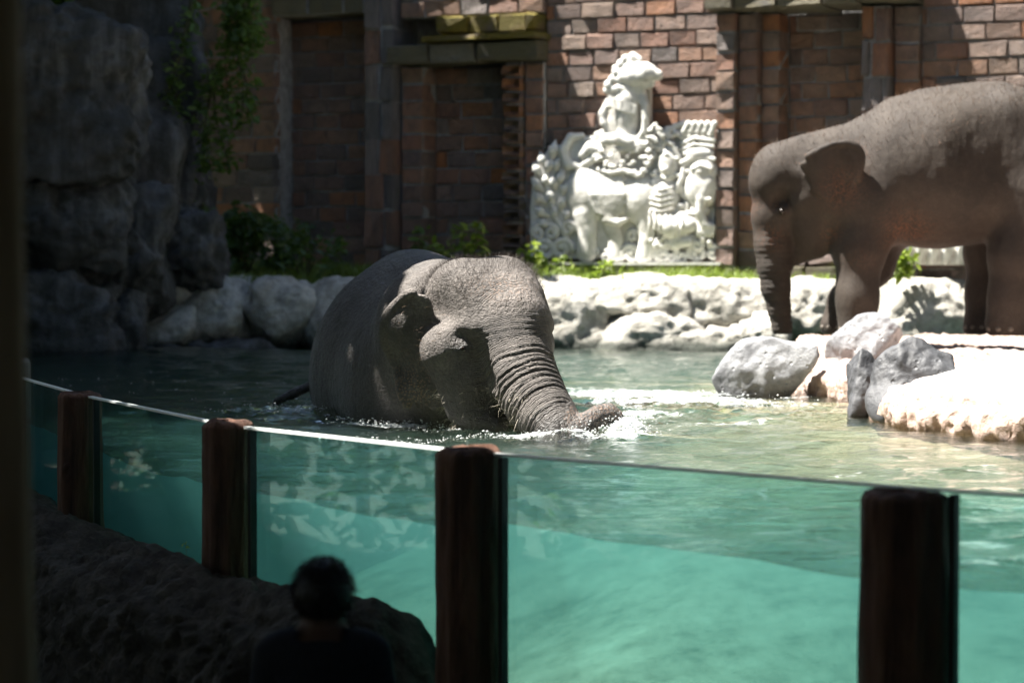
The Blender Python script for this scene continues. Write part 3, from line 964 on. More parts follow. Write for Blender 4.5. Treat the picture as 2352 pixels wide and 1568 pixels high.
    link('body', me, skin_material('dry_skin', (0.016, 0.0105, 0.0072), (0.030, 0.021, 0.0145), (0.050, 0.038, 0.028), (0.16, 0.058, 0.024), 0.12, 0.5), root)
    for sg in (-1, 1):
        eyeball(root, root.location, p(1796, 486, sg * 0.205), 0.026, None)
    org = np.array(root.location)
    N2 = normals(me); W = coords(me); w = W + org
    top = (N2[:, 2] > 0.25) & (w[:, 2] > 1.2)
    r0, d0 = sample_surface(W, N2, top, 4200, 5)
    link('hair', hair_mesh('back_hair', r0, d0 * 0.8 + np.array([0.1, 0, 0.4]), 0.038, 0.0011, 5), NT('reddish_hair').pbr((0.11, 0.06, 0.035), 0.6), root)
    # toenails
    import bmesh
    nail = NT('toenail').pbr((0.12, 0.10, 0.08), 0.6)
    me = bpy.data.meshes.new('toenail'); bm = bmesh.new()
    bmesh.ops.create_uvsphere(bm, u_segments=12, v_segments=8, radius=0.026); bm.to_mesh(me); bm.free()
    me.polygons.foreach_set('use_smooth', np.ones(len(me.polygons), dtype=bool))
    for (x, y, dy, r) in ((1966, 752, -0.26, 0.14), (1920, 748, 0.26, 0.125), (2312, 742, -0.26, 0.165), (2248, 752, 0.26, 0.12)):
        c = p(x, y, dy)
        for a in (200, 235, 270):
            o = link('toenail', me, nail, root)
            o.location = Vector((c.x + (r - 0.012) * math.cos(R(a)), c.y + (r - 0.012) * math.sin(R(a)), 0.325)) - root.location
            o.scale = (0.9, 0.9, 0.8)


bathing_elephant()
standing_elephant()

# ================================================================== ROCKS AND PLATFORM
import bmesh


def ico(sub):
    bm = bmesh.new()
    bmesh.ops.create_icosphere(bm, subdivisions=sub, radius=1.0)
    V = np.array([v.co[:] for v in bm.verts]); F = np.array([[v.index for v in f.verts] for f in bm.faces])
    bm.free()
    return V, F


ICO5 = ico(6); ICO4 = ico(5)


def boulder_mesh(name, size, seed, planes=13, soft=0.10, rough=0.06, fine=0.02, boxy=True, hmin=0.86, base=ICO4):
    rng = np.random.default_rng(seed)
    D, F = base
    n = rng.normal(0, 1, (planes, 3)); n /= np.linalg.norm(n, axis=1)[:, None]
    nr = len(n)
    n = np.concatenate([n, [[0, 0, 1], [0, 0, -1], [1, 0, 0], [-1, 0, 0], [0, -1, 0.2], [0, 1, 0]]])
    h = np.concatenate([hmin + 0.22 * rng.random(planes), [0.92, 0.92, 0.98, 0.98, 0.95, 0.95]])
    if not boxy: n, h = n[:nr], h[:nr]
    c = D @ n.T
    r = np.where(c > 0.05, h / np.maximum(c, 0.05), 9.0)
    r = -soft * np.log(np.sum(np.exp(-np.minimum(r, 9) / soft), axis=1))
    V = D * r[:, None]
    size = np.array(size)
    W = V * size
    if not boxy: W = W * (size / np.abs(W).max(0))
    k = seed * 3.7
    W = W + D * (rough * fbm(W * 2.2 + k, 4, seed) + fine * (1 - 2 * np.abs(fbm(W * 7 + k, 4, seed + 3))))[:, None]
    return mesh(name, W, F)


def rock(name, mat, c, size, seed, label=None, cat=None, group=None, parent=None, rz=0.0, **kw):
    o = link(name, boulder_mesh(name, size, seed, **kw), mat, parent)
    o.location = c
    o.rotation_euler = (0, 0, rz)
    if label: tag(o, label, cat, group)
    return o


def make_rocks():
    q = NT('pale_bank_stone')
    v = q.obj()
    n1 = q.noise(v, 1.8, 9, 0.65); n2 = q.noise(v, 9, 7, 0.7)
    z = q.n('SeparateXYZ', {0: q.n('NewGeometry').outputs['Position']}).outputs[2]
    col = q.ramp(n1, [(0.3, (0.25, 0.235, 0.20)), (0.52, (0.46, 0.44, 0.39)), (0.75, (0.62, 0.60, 0.55))])
    col = q.mix(q.val(n2, 0.33, 0.55, 0.65, 0), col, (0.15, 0.145, 0.125))
    col = q.mix(q.val(q.math('ADD', z, q.math('MULTIPLY', n2, 0.12)), 0.20, 0.10), col, (0.05, 0.055, 0.045))     # damp algae line
    bank = q.pbr(col, 0.9, q.bump(q.math('ADD', n1, q.math('MULTIPLY', n2, 0.6)), 0.9, 0.09))
    sets = [  # x0, x1, ytop, ybottom of each boulder, depth, words
        (1225, 1395, 640, 815, 'sunlit bank boulder just beside the bathing elephant'),
        (1365, 1580, 640, 740, 'flat topped sunlit bank boulder below the left half of the white relief'),
        (1362, 1640, 715, 820, 'long low sunlit bank boulder at the waterline below the relief'),
        (1548, 1790, 642, 770, 'wide sunlit bank boulder below the brick pillar beside the relief'),
        (1620, 1800, 730, 820, 'shaded lower bank boulder behind the pale grey rock'),
        (1775, 1930, 645, 770, 'bank boulder between the standing elephant\'s trunk and foreleg'),
        (1700, 1790, 715, 800, 'small bank boulder behind the standing elephant\'s trunk tip'),
        (1985, 2240, 645, 790, 'broad bank boulder under the standing elephant\'s belly'),
        (2215, 2420, 650, 800, 'bank boulder behind the standing elephant\'s hind legs'),
        (690, 860, 640, 800, 'shaded bank boulder touching the bathing elephant\'s rump'),
        (565, 720, 643, 800, 'square shaded bank boulder with a pale foot'),
        (425, 580, 632, 805, 'pointed shaded bank boulder under the shrub'),
        (285, 440, 630, 712, 'round shaded bank boulder beside the cliff'),
        (280, 440, 700, 810, 'low dark bank boulder below the round one'),
        (850, 1240, 640, 810, 'bank boulder hidden behind the bathing elephant')]
    for k, (x0, x1, y0, y1, lab) in enumerate(sets):
        Y = 24.0 if y0 < 700 else 23.75
        a, b = at(x0, y0, Y), at(x1, y1, Y)
        c = Vector(((a.x + b.x) / 2, Y + 0.15, (a.z + b.z) / 2 - 0.02))
        rock('bank_boulder', bank, c, ((b.x - a.x) / 2 * 1.07, 0.55, (a.z - b.z) / 2 * 1.08), 30 + k, lab, 'boulder', 'boulders along the far bank', **(dict(soft=0.05, rough=0.12, fine=0.035, planes=8, hmin=0.94) if x0 > 900 else dict(soft=0.09, rough=0.12, fine=0.04, planes=12, hmin=0.88)))
    # the dark rocks at the platform
    def basalt(name, c0, c1, c2):
        q = NT(name)
        v = q.obj()
        n1 = q.noise(v, 3.2, 8, 0.6); n2 = q.noise(v, 18, 6, 0.7)
        vo = q.n('TexVoronoi', {'Vector': v, 'Scale': 16.0}).outputs['Distance']
        pit = q.math('MULTIPLY', q.val(vo, 0.06, 0.22), 1.0)
        z = q.n('SeparateXYZ', {0: q.n('NewGeometry').outputs['Position']}).outputs[2]
        col = q.ramp(n1, [(0.3, c0), (0.5, c1), (0.7, c2)])
        col = q.mix(q.val(n2, 0.35, 0.55, 0.5, 0), col, c0)
        col = q.mix(q.val(q.math('ADD', z, q.math('MULTIPLY', n1, 0.22)), 0.24, 0.12), col, (0.025, 0.026, 0.03))
        h = q.math('ADD', q.math('ADD', n1, q.math('MULTIPLY', n2, 0.4)), q.math('MULTIPLY', pit, 0.35))
        return q.pbr(col, 0.62, q.bump(h, 0.7, 0.03), 0.5)
    grey = basalt('grey_basalt', (0.09, 0.092, 0.10), (0.22, 0.225, 0.235), (0.36, 0.365, 0.375))
    dark = basalt('dark_basalt', (0.022, 0.023, 0.026), (0.05, 0.052, 0.058), (0.095, 0.098, 0.106))
    g = 'dark rocks on the platform edge'
    kw = dict(soft=0.05, rough=0.07, fine=0.014, base=ICO5, planes=15, boxy=False, hmin=0.86)
    rock('basalt_rock', grey, (1.53, 15.35, 0.10), (0.37, 0.34, 0.37), 23, 'large pale grey pitted rock standing in the pool at the platform corner', 'rock', g, **kw)
    rock('basalt_rock', grey, (2.44, 16.7, 0.27), (0.27, 0.26, 0.215), 17, 'low grey rock on the platform before the elephant\'s forelegs', 'rock', g, **kw)
    rock('basalt_rock', dark, (2.11, 12.72, 0.19), (0.25, 0.25, 0.30), 28, 'round dark grey rock wedged in the platform edge above the pink stone', 'rock', g, **kw)
    rock('basalt_rock', dark, (1.915, 13.10, 0.13), (0.15, 0.16, 0.27), 14, 'small black rock leaning behind the round dark rock', 'rock', g, **kw)


def make_platform():
    q = NT('pink_platform_stone')
    v = q.obj()
    n1 = q.noise(v, 2.0, 8, 0.6); n2 = q.noise(v, 14, 8, 0.72); 
    vo = q.n('TexVoronoi', {'Vector': v, 'Scale': 13.0}).outputs['Distance']
    z = q.n('SeparateXYZ', {0: q.n('NewGeometry').outputs['Position']}).outputs[2]
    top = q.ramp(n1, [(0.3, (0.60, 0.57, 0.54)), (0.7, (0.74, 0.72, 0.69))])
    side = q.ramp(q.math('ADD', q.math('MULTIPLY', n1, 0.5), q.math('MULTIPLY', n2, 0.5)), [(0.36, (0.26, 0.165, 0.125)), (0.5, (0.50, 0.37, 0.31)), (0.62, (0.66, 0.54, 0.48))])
    col = q.mix(q.val(q.math('ADD', z, q.math('MULTIPLY', n1, 0.12)), 0.24, 0.33), side, top)  # top painted near white, as if blown out by sun
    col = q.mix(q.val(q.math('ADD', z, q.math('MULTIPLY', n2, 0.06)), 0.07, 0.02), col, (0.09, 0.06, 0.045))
    h = q.math('ADD', q.math('MULTIPLY', n2, 1.0), q.math('MULTIPLY', q.val(vo, 0.1, 0.5), 0.5))
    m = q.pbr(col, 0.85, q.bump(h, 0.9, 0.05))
    poly = [(1.52, 15.7), (1.80, 14.4), (1.90, 13.0), (2.0, 12.2), (2.06, 11.65), (2.32, 11.15), (2.9, 10.8), (4.2, 10.3), (5.3, 10.0), (5.3, 22.4), (2.35, 22.4), (2.2, 18.6), (1.75, 17.0)]
    s = Sculpt((1.3, 9.8, -0.5), (5.6, 22.6, 0.55), 0.026)
    X, Y, Z = np.array((1.0, 0, 0)), np.array((0, 1.0, 0)), np.array((0, 0, 1.0))
    s.plate((0, 0, -0.02), X, Y, Z, poly, lambda U, V: 0.0 * U, 0.30, 0.0)
    s.plate((0, 0, -0.30), X, Y, Z, poly, lambda U, V: 0.0 * U, 0.28, 0.05)
    s.ball((2.95, 12.4, 0.06), (1.0, 1.25, 0.25), 0.25); s.ball((3.6, 13.2, 0.0), (1.6, 2.2, 0.31), 0.25)
    me = s.surface('rock_platform')
    V = coords(me); N = normals(me)
    e = sstep(0.30, 0.12, V[:, 2]) + 0.65 * sstep(13.2, 11.6, V[:, 1]) * sstep(0.95, 0.7, N[:, 2]) + 0.3 * sstep(12.6, 11.4, V[:, 1])
    e = np.clip(e, 0, 1)
    d = (0.05 * fbm(V * 2.3, 3, 101) * e) + e * 0.048 * (1 - 2.2 * np.abs(fbm(V * np.array([9, 9, 6]), 4, 103))) + 0.012 * fbm(V * 1.3, 3, 105)
    d = d - e * 0.025 * sstep(0.25, 0.55, fbm(V * 15, 2, 107))
    set_coords(me, V + N * d[:, None])
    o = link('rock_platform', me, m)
    tag(o, 'pinkish rock platform with its top painted sun-bright sloping into the pool under the standing elephant', 'platform')
    # ground behind the far bank
    q = NT('bank_soil')
    n = q.noise(q.obj(), 1.5, 8, 0.65)
    m = q.pbr(q.ramp(n, [(0.3, (0.055, 0.07, 0.02)), (0.5, (0.10, 0.12, 0.035)), (0.7, (0.20, 0.18, 0.10))]), 0.95, q.bump(n, 0.6, 0.1))
    xs = np.linspace(-14, 16, 90); ys = np.concatenate([[23.9], np.linspace(24.2, 30, 40), [60]])
    A, B = np.meshgrid(xs, ys, indexing='ij')
    Zg = 0.60 + 0.05 * fbm(np.stack([A, B, 0 * A], -1) * 0.9, 3, 111) + 0.12 * sstep(24.2, 26.5, B)
    Zg[:, 0] = -1.0
    ids = np.arange(A.size).reshape(A.shape)
    F = np.stack([ids[:-1, :-1], ids[1:, :-1], ids[1:, 1:], ids[:-1, 1:]], -1).reshape(-1, 4)
    o = link('bank_ground', mesh('bank_ground', np.stack([A, B, Zg], -1).reshape(-1, 3), F), m)
    tag(o, kind='structure')


def make_cliff():
    q = NT('cliff_rock')
    v = q.obj()
    n1 = q.noise(v, 1.3, 9, 0.65); n2 = q.noise(v, 7, 7, 0.7); st = q.noise(q.obj((4, 4, 0.35)), 2, 5, 0.6)
    col = q.ramp(n1, [(0.3, (0.03, 0.03, 0.028)), (0.5, (0.09, 0.09, 0.093)), (0.75, (0.20, 0.20, 0.205))])
    col = q.mix(q.val(st, 0.42, 0.62, 0.75, 0), col, (0.035, 0.036, 0.032))
    m = q.pbr(col, 0.95, q.bump(q.math('ADD', n1, q.math('MULTIPLY', n2, 0.6)), 0.9, 0.12))
    root = empty('rock_cliff', (-4.2, 23.0, -0.9))
    tag(root, 'tall dark cliff of stacked boulders at the shaded end of the pool', 'cliff')
    blocks = [((-4.85, 23.0, 2.42), (1.30, 0.6, 0.86)), ((-4.80, 22.9, 1.25), (1.12, 0.6, 0.48)), ((-4.15, 23.3, 1.25), (0.55, 0.5, 0.6)), ((-3.75, 23.3, 0.95), (0.42, 0.6, 0.62)),
              ((-3.30, 23.9, 0.95), (0.42, 0.5, 0.40)), ((-4.45, 22.7, 0.30), (0.75, 0.6, 0.42)), ((-3.85, 23.2, 0.25), (0.30, 0.5, 0.42)), ((-5.4, 22.6, 0.6), (0.7, 0.8, 0.9)),
              ((-3.85, 25.3, 2.6), (0.60, 0.5, 1.25)), ((-3.62, 25.1, 1.3), (0.5, 0.5, 0.65)), ((-4.4, 24.8, 1.6), (1.0, 0.5, 1.6)), ((-4.6, 22.9, -0.5), (1.6, 0.8, 0.5)), ((-3.2, 23.6, -0.35), (0.8, 0.6, 0.4))]
    for k, (c, s) in enumerate(blocks):
        rock('boulder', m, Vector(c) - root.location, s, 70 + k, parent=root, soft=0.05, rough=0.20, fine=0.085, planes=9, hmin=0.92, base=ICO5 if k < 3 else ICO4)


def make_ramp():
    """Pale shelf that slopes from the platform down under the water."""
    q = NT('ramp_stone'); n1 = q.noise(q.obj(), 2.2, 7, 0.65); n2 = q.noise(q.obj(), 9, 6, 0.7)
    m = q.pbr(q.ramp(q.math('ADD', q.math('MULTIPLY', n1, 0.6), q.math('MULTIPLY', n2, 0.4)), [(0.36, (0.16, 0.14, 0.09)), (0.5, (0.42, 0.37, 0.29)), (0.66, (0.62, 0.56, 0.47))]), 0.9, q.bump(n2, 0.5, 0.04))
    xs = np.linspace(-1.2, 6.2, 110); t = np.linspace(0, 1, 110)
    X = np.repeat(xs[:, None], 110, 1); Y = fence_y(xs)[:, None] + 0.06 + (18.5 - fence_y(xs)[:, None]) * t[None, :]
    d = np.maximum(np.maximum(1.75 - X, (11.4 - Y) * 0.55), 0) + 0.3 * np.maximum(0, 12 - Y)
    Z = -0.045 - 0.13 * d - 0.06 * d * d + 0.035 * fbm(np.stack([X, Y, 0 * X], -1) * 1.6, 3, 151)
    Z = np.maximum(Z, POOL_Z - 0.01)
    ids = np.arange(X.size).reshape(X.shape)
    F = np.stack([ids[:-1, :-1], ids[1:, :-1], ids[1:, 1:], ids[:-1, 1:]], -1).reshape(-1, 4)
    o = link('pool_ramp', mesh('pool_ramp', np.stack([X, Y, Z], -1).reshape(-1, 3), F), m)
    tag(o, kind='structure')


make_ramp()
make_rocks()
make_platform()
make_cliff()

# ================================================================== BRICK TEMPLE WALL
WO = Vector((1.21, 25.5, 0)); WT = Vector((0.912, -0.41, 0)).normalized()
W_ANG = math.atan2(WT.y, WT.x)


def wall_w(x):
    k = (x - 1176) / FPX
    return (25.5 * k - 1.21) / (WT.x - WT.y * k)


def wall_z(w, y):
    return at(1176, y, WO.y + WT.y * w).z


def brick_material(name, stops, moss=0.0, grime=0.5):
    q = NT(name)
    rnd = q.n('ObjectInfo').outputs['Random']
    v = q.n('VectorMath', {0: q.obj((1, 1, 0.6)), 1: q.n('CombineXYZ', {0: q.math('MULTIPLY', rnd, 41.0), 1: q.math('MULTIPLY', rnd, 17.0), 2: q.math('MULTIPLY', rnd, 29.0)}).outputs[0]}, operation='ADD').outputs[0]
    n1 = q.noise(v, 2.0, 7, 0.65); n2 = q.noise(v, 9, 6, 0.7)
    col = q.ramp(rnd, stops)
    col = q.mix(q.val(n1, 0.42, 0.68, 0, grime), col, (0.10, 0.095, 0.095))
    col = q.mix(q.val(n2, 0.56, 0.75, 0, 0.35), col, (0.36, 0.33, 0.31))
    if moss:
        col = q.mix(q.val(n1, 0.78, 0.5, 0, moss), col, (0.20, 0.165, 0.02))
    return q.pbr(col, 0.9, q.bump(q.math('ADD', n1, n2), 0.8, 0.25))


BRICK_STOPS = [(0.0, (0.19, 0.165, 0.155)), (0.14, (0.34, 0.23, 0.185)), (0.28, (0.42, 0.22, 0.15)), (0.40, (0.27, 0.235, 0.22)), (0.52, (0.46, 0.26, 0.17)), (0.66, (0.36, 0.28, 0.24)), (0.78, (0.52, 0.23, 0.11)), (0.89, (0.38, 0.31, 0.26)), (1.0, (0.56, 0.22, 0.08))]
M['brick'] = brick_material('weathered_brick', BRICK_STOPS)
M['block'] = brick_material('pillar_block', [(0.0, (0.20, 0.185, 0.185)), (0.3, (0.30, 0.25, 0.24)), (0.55, (0.25, 0.22, 0.22)), (0.75, (0.38, 0.19, 0.12)), (1.0, (0.42, 0.19, 0.09))], grime=0.6)
M['mossy'] = brick_material('mossy_brick', BRICK_STOPS, moss=0.95)
M['lintel'] = brick_material('lintel_stone', [(0.0, (0.09, 0.085, 0.08)), (0.5, (0.15, 0.14, 0.135)), (1.0, (0.24, 0.22, 0.21))], moss=0.35)


def mortar_mat():
    q = NT('mortar')
    n = q.noise(q.obj(), 9, 7, 0.7)
    return q.pbr(q.ramp(n, [(0.3, (0.16, 0.155, 0.15)), (0.7, (0.42, 0.41, 0.40))]), 0.95, q.bump(n, 0.7, 0.03))


M['mortar'] = mortar_mat()


def brick_variants(n, ix, iz, mat, rounded=False):
    out = []
    rng = np.random.default_rng(n + 5)
    for k in range(n):
        V = []
        rings = [(0.5, 0.0, 0.0), (-0.36, 0.0, 0.0), (-0.5, ix, iz)] if not rounded else [(0.5, 0, 0), (-0.1, 0, 0.02), (-0.38, ix * 0.6, iz * 0.9), (-0.5, ix * 1.8, iz * 2.4)]
        for (y, a, b) in rings:
            for (sx, sz) in ((-1, -1), (1, -1), (1, 1), (-1, 1)):
                j = rng.normal(0, 1, 3) * np.array([0.012, 0.03, 0.035])
                V.append((sx * (0.5 - a) + j[0], y + j[1], sz * (0.5 - b) + j[2]))
        nr = len(rings)
        F = []
        for r in range(nr - 1):
            for i in range(4):
                i2 = (i + 1) % 4
                F.append((r * 4 + i, r * 4 + i2, r * 4 + 4 + i2, r * 4 + 4 + i)[::-1])
        F.append(tuple(range((nr - 1) * 4, nr * 4)))
        me = mesh('brick', V, F, rounded)
        me.materials.append(mat)
        out.append(me)
    return out


BV = brick_variants(7, 0.028, 0.075, M['brick'])
BLOCKV = brick_variants(5, 0.06, 0.03, M['block'])
MOSSV = brick_variants(4, 0.03, 0.09, M['mossy'])
LINV = brick_variants(4, 0.02, 0.06, M['lintel'])
STACKV = brick_variants(4, 0.05, 0.055, M['brick'], True)


def lay(parent, vs, name, w0, w1, z0, z1, d, depth, rng, joint=0.016):
    o = bpy.data.objects.new(name, vs[rng.integers(len(vs))])
    COL.objects.link(o)
    o.parent = parent
    o.location = ((w0 + w1) / 2, -(d - depth / 2) + rng.normal(0, 0.006), (z0 + z1) / 2 - parent.location.z)
    o.scale = (w1 - w0 - joint, depth, z1 - z0 - joint)
    o.rotation_euler = (rng.normal(0, 0.008), rng.normal(0, 0.006), rng.normal(0, 0.012))
    return o


def bricks(parent, w0, w1, z0, z1, d, seed, bh=0.184, bl=0.385, depth=0.14, vs=None, name='brick'):
    rng = np.random.default_rng(seed)
    vs = vs or BV
    rows = max(1, int(round((z1 - z0) / bh)))
    bh = (z1 - z0) / rows
    for r in range(rows):
        w = w0 - bl * (0.5 if r % 2 else 0.0) * (1 if (w1 - w0) > bl * 0.9 else 0) - bl * 0.2 * rng.random()
        while w < w1 - 0.02:
            L = bl * (0.85 + 0.3 * rng.random())
            a, b = max(w, w0), min(w + L, w1)
            if w1 - b < 0.10: b = w1
            if b - a > 0.05:
                lay(parent, vs, name, a, b, z0 + r * bh, z0 + (r + 1) * bh, d, depth, rng)
            w = b if b > a else w + L


def backing(parent, w0, w1, z0, z1, d, depth):
    o = link('mortar', box_mesh('mortar', (w1 - w0) / 2, depth / 2, (z1 - z0) / 2), M['mortar'], parent)
    o.location = ((w0 + w1) / 2, -(d - depth / 2), (z0 + z1) / 2 - parent.location.z)
    return o


def wall_root(name, label, cat):
    o = empty(name, (WO.x, WO.y, 0.6), W_ANG)
    return tag(o, label, cat)


BASE, TOPZ = 0.60, 4.25


def make_wall():
    # --- the shaded part with two niches
    A = wall_root('brick_wall', 'dark shaded brick wall with two deep niches and a mossy lintel', 'brick wall')
    bricks(A, -6.2, -4.20, BASE, TOPZ, 0.10, 1); backing(A, -6.2, -4.21, BASE, TOPZ, 0.075, 0.6)
    bricks(A, -4.20, -3.05, BASE, 3.55, -0.30, 2, bh=0.178, bl=0.355); backing(A, -4.2, -3.05, BASE, 3.55, -0.33, 0.2)
    bricks(A, -4.20, -3.05, 3.57, TOPZ, 0.16, 3, vs=LINV, bh=0.22, bl=0.5, depth=0.5); backing(A, -4.2, -3.05, 3.58, TOPZ, 0.13, 0.6)
    P1 = empty('pillar', (0, 0, 0)); P1.parent = A
    for r in range(9):
        z0 = BASE + r * 0.40; rng = np.random.default_rng(200 + r)
        c = -2.86 + 0.03 * rng.normal()
        lay(P1, BLOCKV, 'block', -3.05, c, z0 - 0.6, z0 - 0.2, 0.15, 0.5, rng, 0.012); lay(P1, BLOCKV, 'block', c, -2.68, z0 - 0.6, z0 - 0.2, 0.14, 0.5, rng, 0.012)
    backing(P1, -3.035, -2.695, BASE - 0.6, TOPZ - 0.6, 0.115, 0.6)
    bricks(A, -2.66, -2.40, BASE, 2.97, 0.0, 4, depth=0.36); backing(A, -2.66, -2.41, BASE, 2.97, -0.03, 0.5)
    bricks(A, -2.40, -1.41, BASE, 2.97, -0.32, 5, bh=0.176, bl=0.35); backing(A, -2.40, -1.41, BASE, 2.97, -0.35, 0.2)
    Lt = empty('lintel', (0, 0, 0)); Lt.parent = A
    bricks(Lt, -2.74, -0.92, 2.98 - 0.6, 3.20 - 0.6, 0.24, 6, vs=LINV, bh=0.22, bl=0.62, depth=0.62)
    bricks(Lt, -2.30, -0.90, 3.205 - 0.6, 3.285 - 0.6, 0.31, 7, vs=MOSSV, bh=0.08, bl=0.7, depth=0.6, name='ledge_slab')
    bricks(Lt, -2.14, -0.96, 3.29 - 0.6, 3.49 - 0.6, 0.20, 8, vs=MOSSV, bh=0.2, bl=0.36, depth=0.5)
    bricks(A, -2.66, -0.95, 3.50, TOPZ, 0.02, 9, depth=0.3); backing(A, -2.66, -0.96, 3.50, TOPZ, -0.01, 0.5)
    St = empty('stacked_column', (0, 0, 0)); St.parent = A
    rng = np.random.default_rng(77)
    z = 0.68
    while z < 2.96:
        h = 0.142 + 0.012 * rng.normal()
        lay(St, STACKV, 'rounded_brick', -1.41, -1.17, z - 0.6, min(z + h, 2.98) - 0.6, 0.10, 0.42, rng, 0.014); z += h
    backing(St, -1.38, -1.19, BASE - 0.6, 2.975 - 0.6, 0.03, 0.3)
    bricks(A, -1.16, -0.95, BASE, 2.97, 0.03, 10, depth=0.3); backing(A, -1.165, -0.955, BASE, 2.97, 0.0, 0.4)
    # --- the sunlit part behind the relief
    B = wall_root('brick_wall', 'sunlit brick wall behind the white stone relief', 'brick wall')
    bricks(B, -0.95, 1.02, BASE, TOPZ, -0.05, 11, bh=0.168, bl=0.325); backing(B, -0.94, 1.01, BASE, TOPZ, -0.085, 0.4)
    # --- the gateway behind the standing elephant
    C = wall_root('brick_gateway', 'brick gateway with pillars and blind doorway behind the standing elephant', 'gateway')
    for (w0, w1, d, sd) in ((1.02, 1.23, 0.12, 12),):
        p = empty('pillar', (0, 0, 0)); p.parent = C
        bricks(p, w0, w1, BASE - 0.6, 3.40 - 0.6, d, sd, bh=0.20, depth=0.35); backing(p, w0 + 0.012, w1 - 0.012, BASE - 0.6, 3.40 - 0.6, d - 0.03, 0.5)
    bricks(C, 1.23, 1.44, BASE, 3.40, 0.0, 13, depth=0.3); backing(C, 1.235, 1.43, BASE, 3.40, -0.03, 0.4)
    bricks(C, 1.44, 1.64, BASE, 3.40, -0.12, 14, depth=0.3); backing(C, 1.445, 1.63, BASE, 3.40, -0.15, 0.4)
    bricks(C, 1.64, 2.58, BASE, 3.40, -0.42, 15, bh=0.172, bl=0.34); backing(C, 1.64, 2.58, BASE, 3.40, -0.45, 0.2)
    P4 = empty('pillar', (0, 0, 0)); P4.parent = C
    for r in range(8):
        z0 = BASE - 0.6 + r * 0.35; rng = np.random.default_rng(300 + r)
        c = 2.72 + 0.05 * rng.normal()
        lay(P4, BLOCKV, 'block', 2.58, c, z0, z0 + 0.35, 0.15, 0.6, rng, 0.012); lay(P4, BLOCKV, 'block', c, 2.87, z0, z0 + 0.35, 0.15, 0.6, rng, 0.012)
    backing(P4, 2.595, 2.855, BASE - 0.6, 3.40 - 0.6, 0.115, 0.7)
    bricks(C, 2.88, 3.14, BASE, 3.40, 0.02, 16, depth=0.3); backing(C, 2.885, 3.13, BASE, 3.40, -0.01, 0.4)
    Lc = empty('lintel', (0, 0, 0)); Lc.parent = C
    bricks(Lc, 0.97, 3.16, 3.41 - 0.6, 3.60 - 0.6, 0.34, 17, vs=LINV, bh=0.2, bl=0.42, depth=0.8)
    bricks(Lc, 1.05, 3.08, 3.61 - 0.6, TOPZ - 0.6, 0.16, 18, depth=0.6)
    backing(Lc, 1.06, 3.07, 3.62 - 0.6, TOPZ - 0.6, 0.12, 0.5)
    St = empty('doorstep', (0, 0, 0)); St.parent = C
    bricks(St, 1.5, 2.6, 0.66 - 0.6, 0.80 - 0.6, 0.28, 19, bh=0.14, bl=0.5, depth=0.8, vs=LINV); bricks(St, 1.55, 2.6, 0.805 - 0.6, 0.92 - 0.6, 0.12, 20, bh=0.115, bl=0.5, depth=0.6)
    D = wall_root('brick_wall', 'half sunlit brick wall above the standing elephant\'s back', 'brick wall')
    bricks(D, 3.14, 6.4, BASE, TOPZ, -0.05, 21, bh=0.172, bl=0.35); backing(D, 3.14, 6.4, BASE, TOPZ, -0.085, 0.4)


make_wall()


def wall_core():
    o = link('wall_core', box_mesh('wall_core', 6.4, 0.15, 1.9), M['mortar'])
    o.location = WO + Vector((-WT.y, WT.x, 0)) * 0.72 + Vector((0, 0, 2.4)); o.rotation_euler = (0, 0, W_ANG)
    o['kind'] = 'structure'


wall_core()


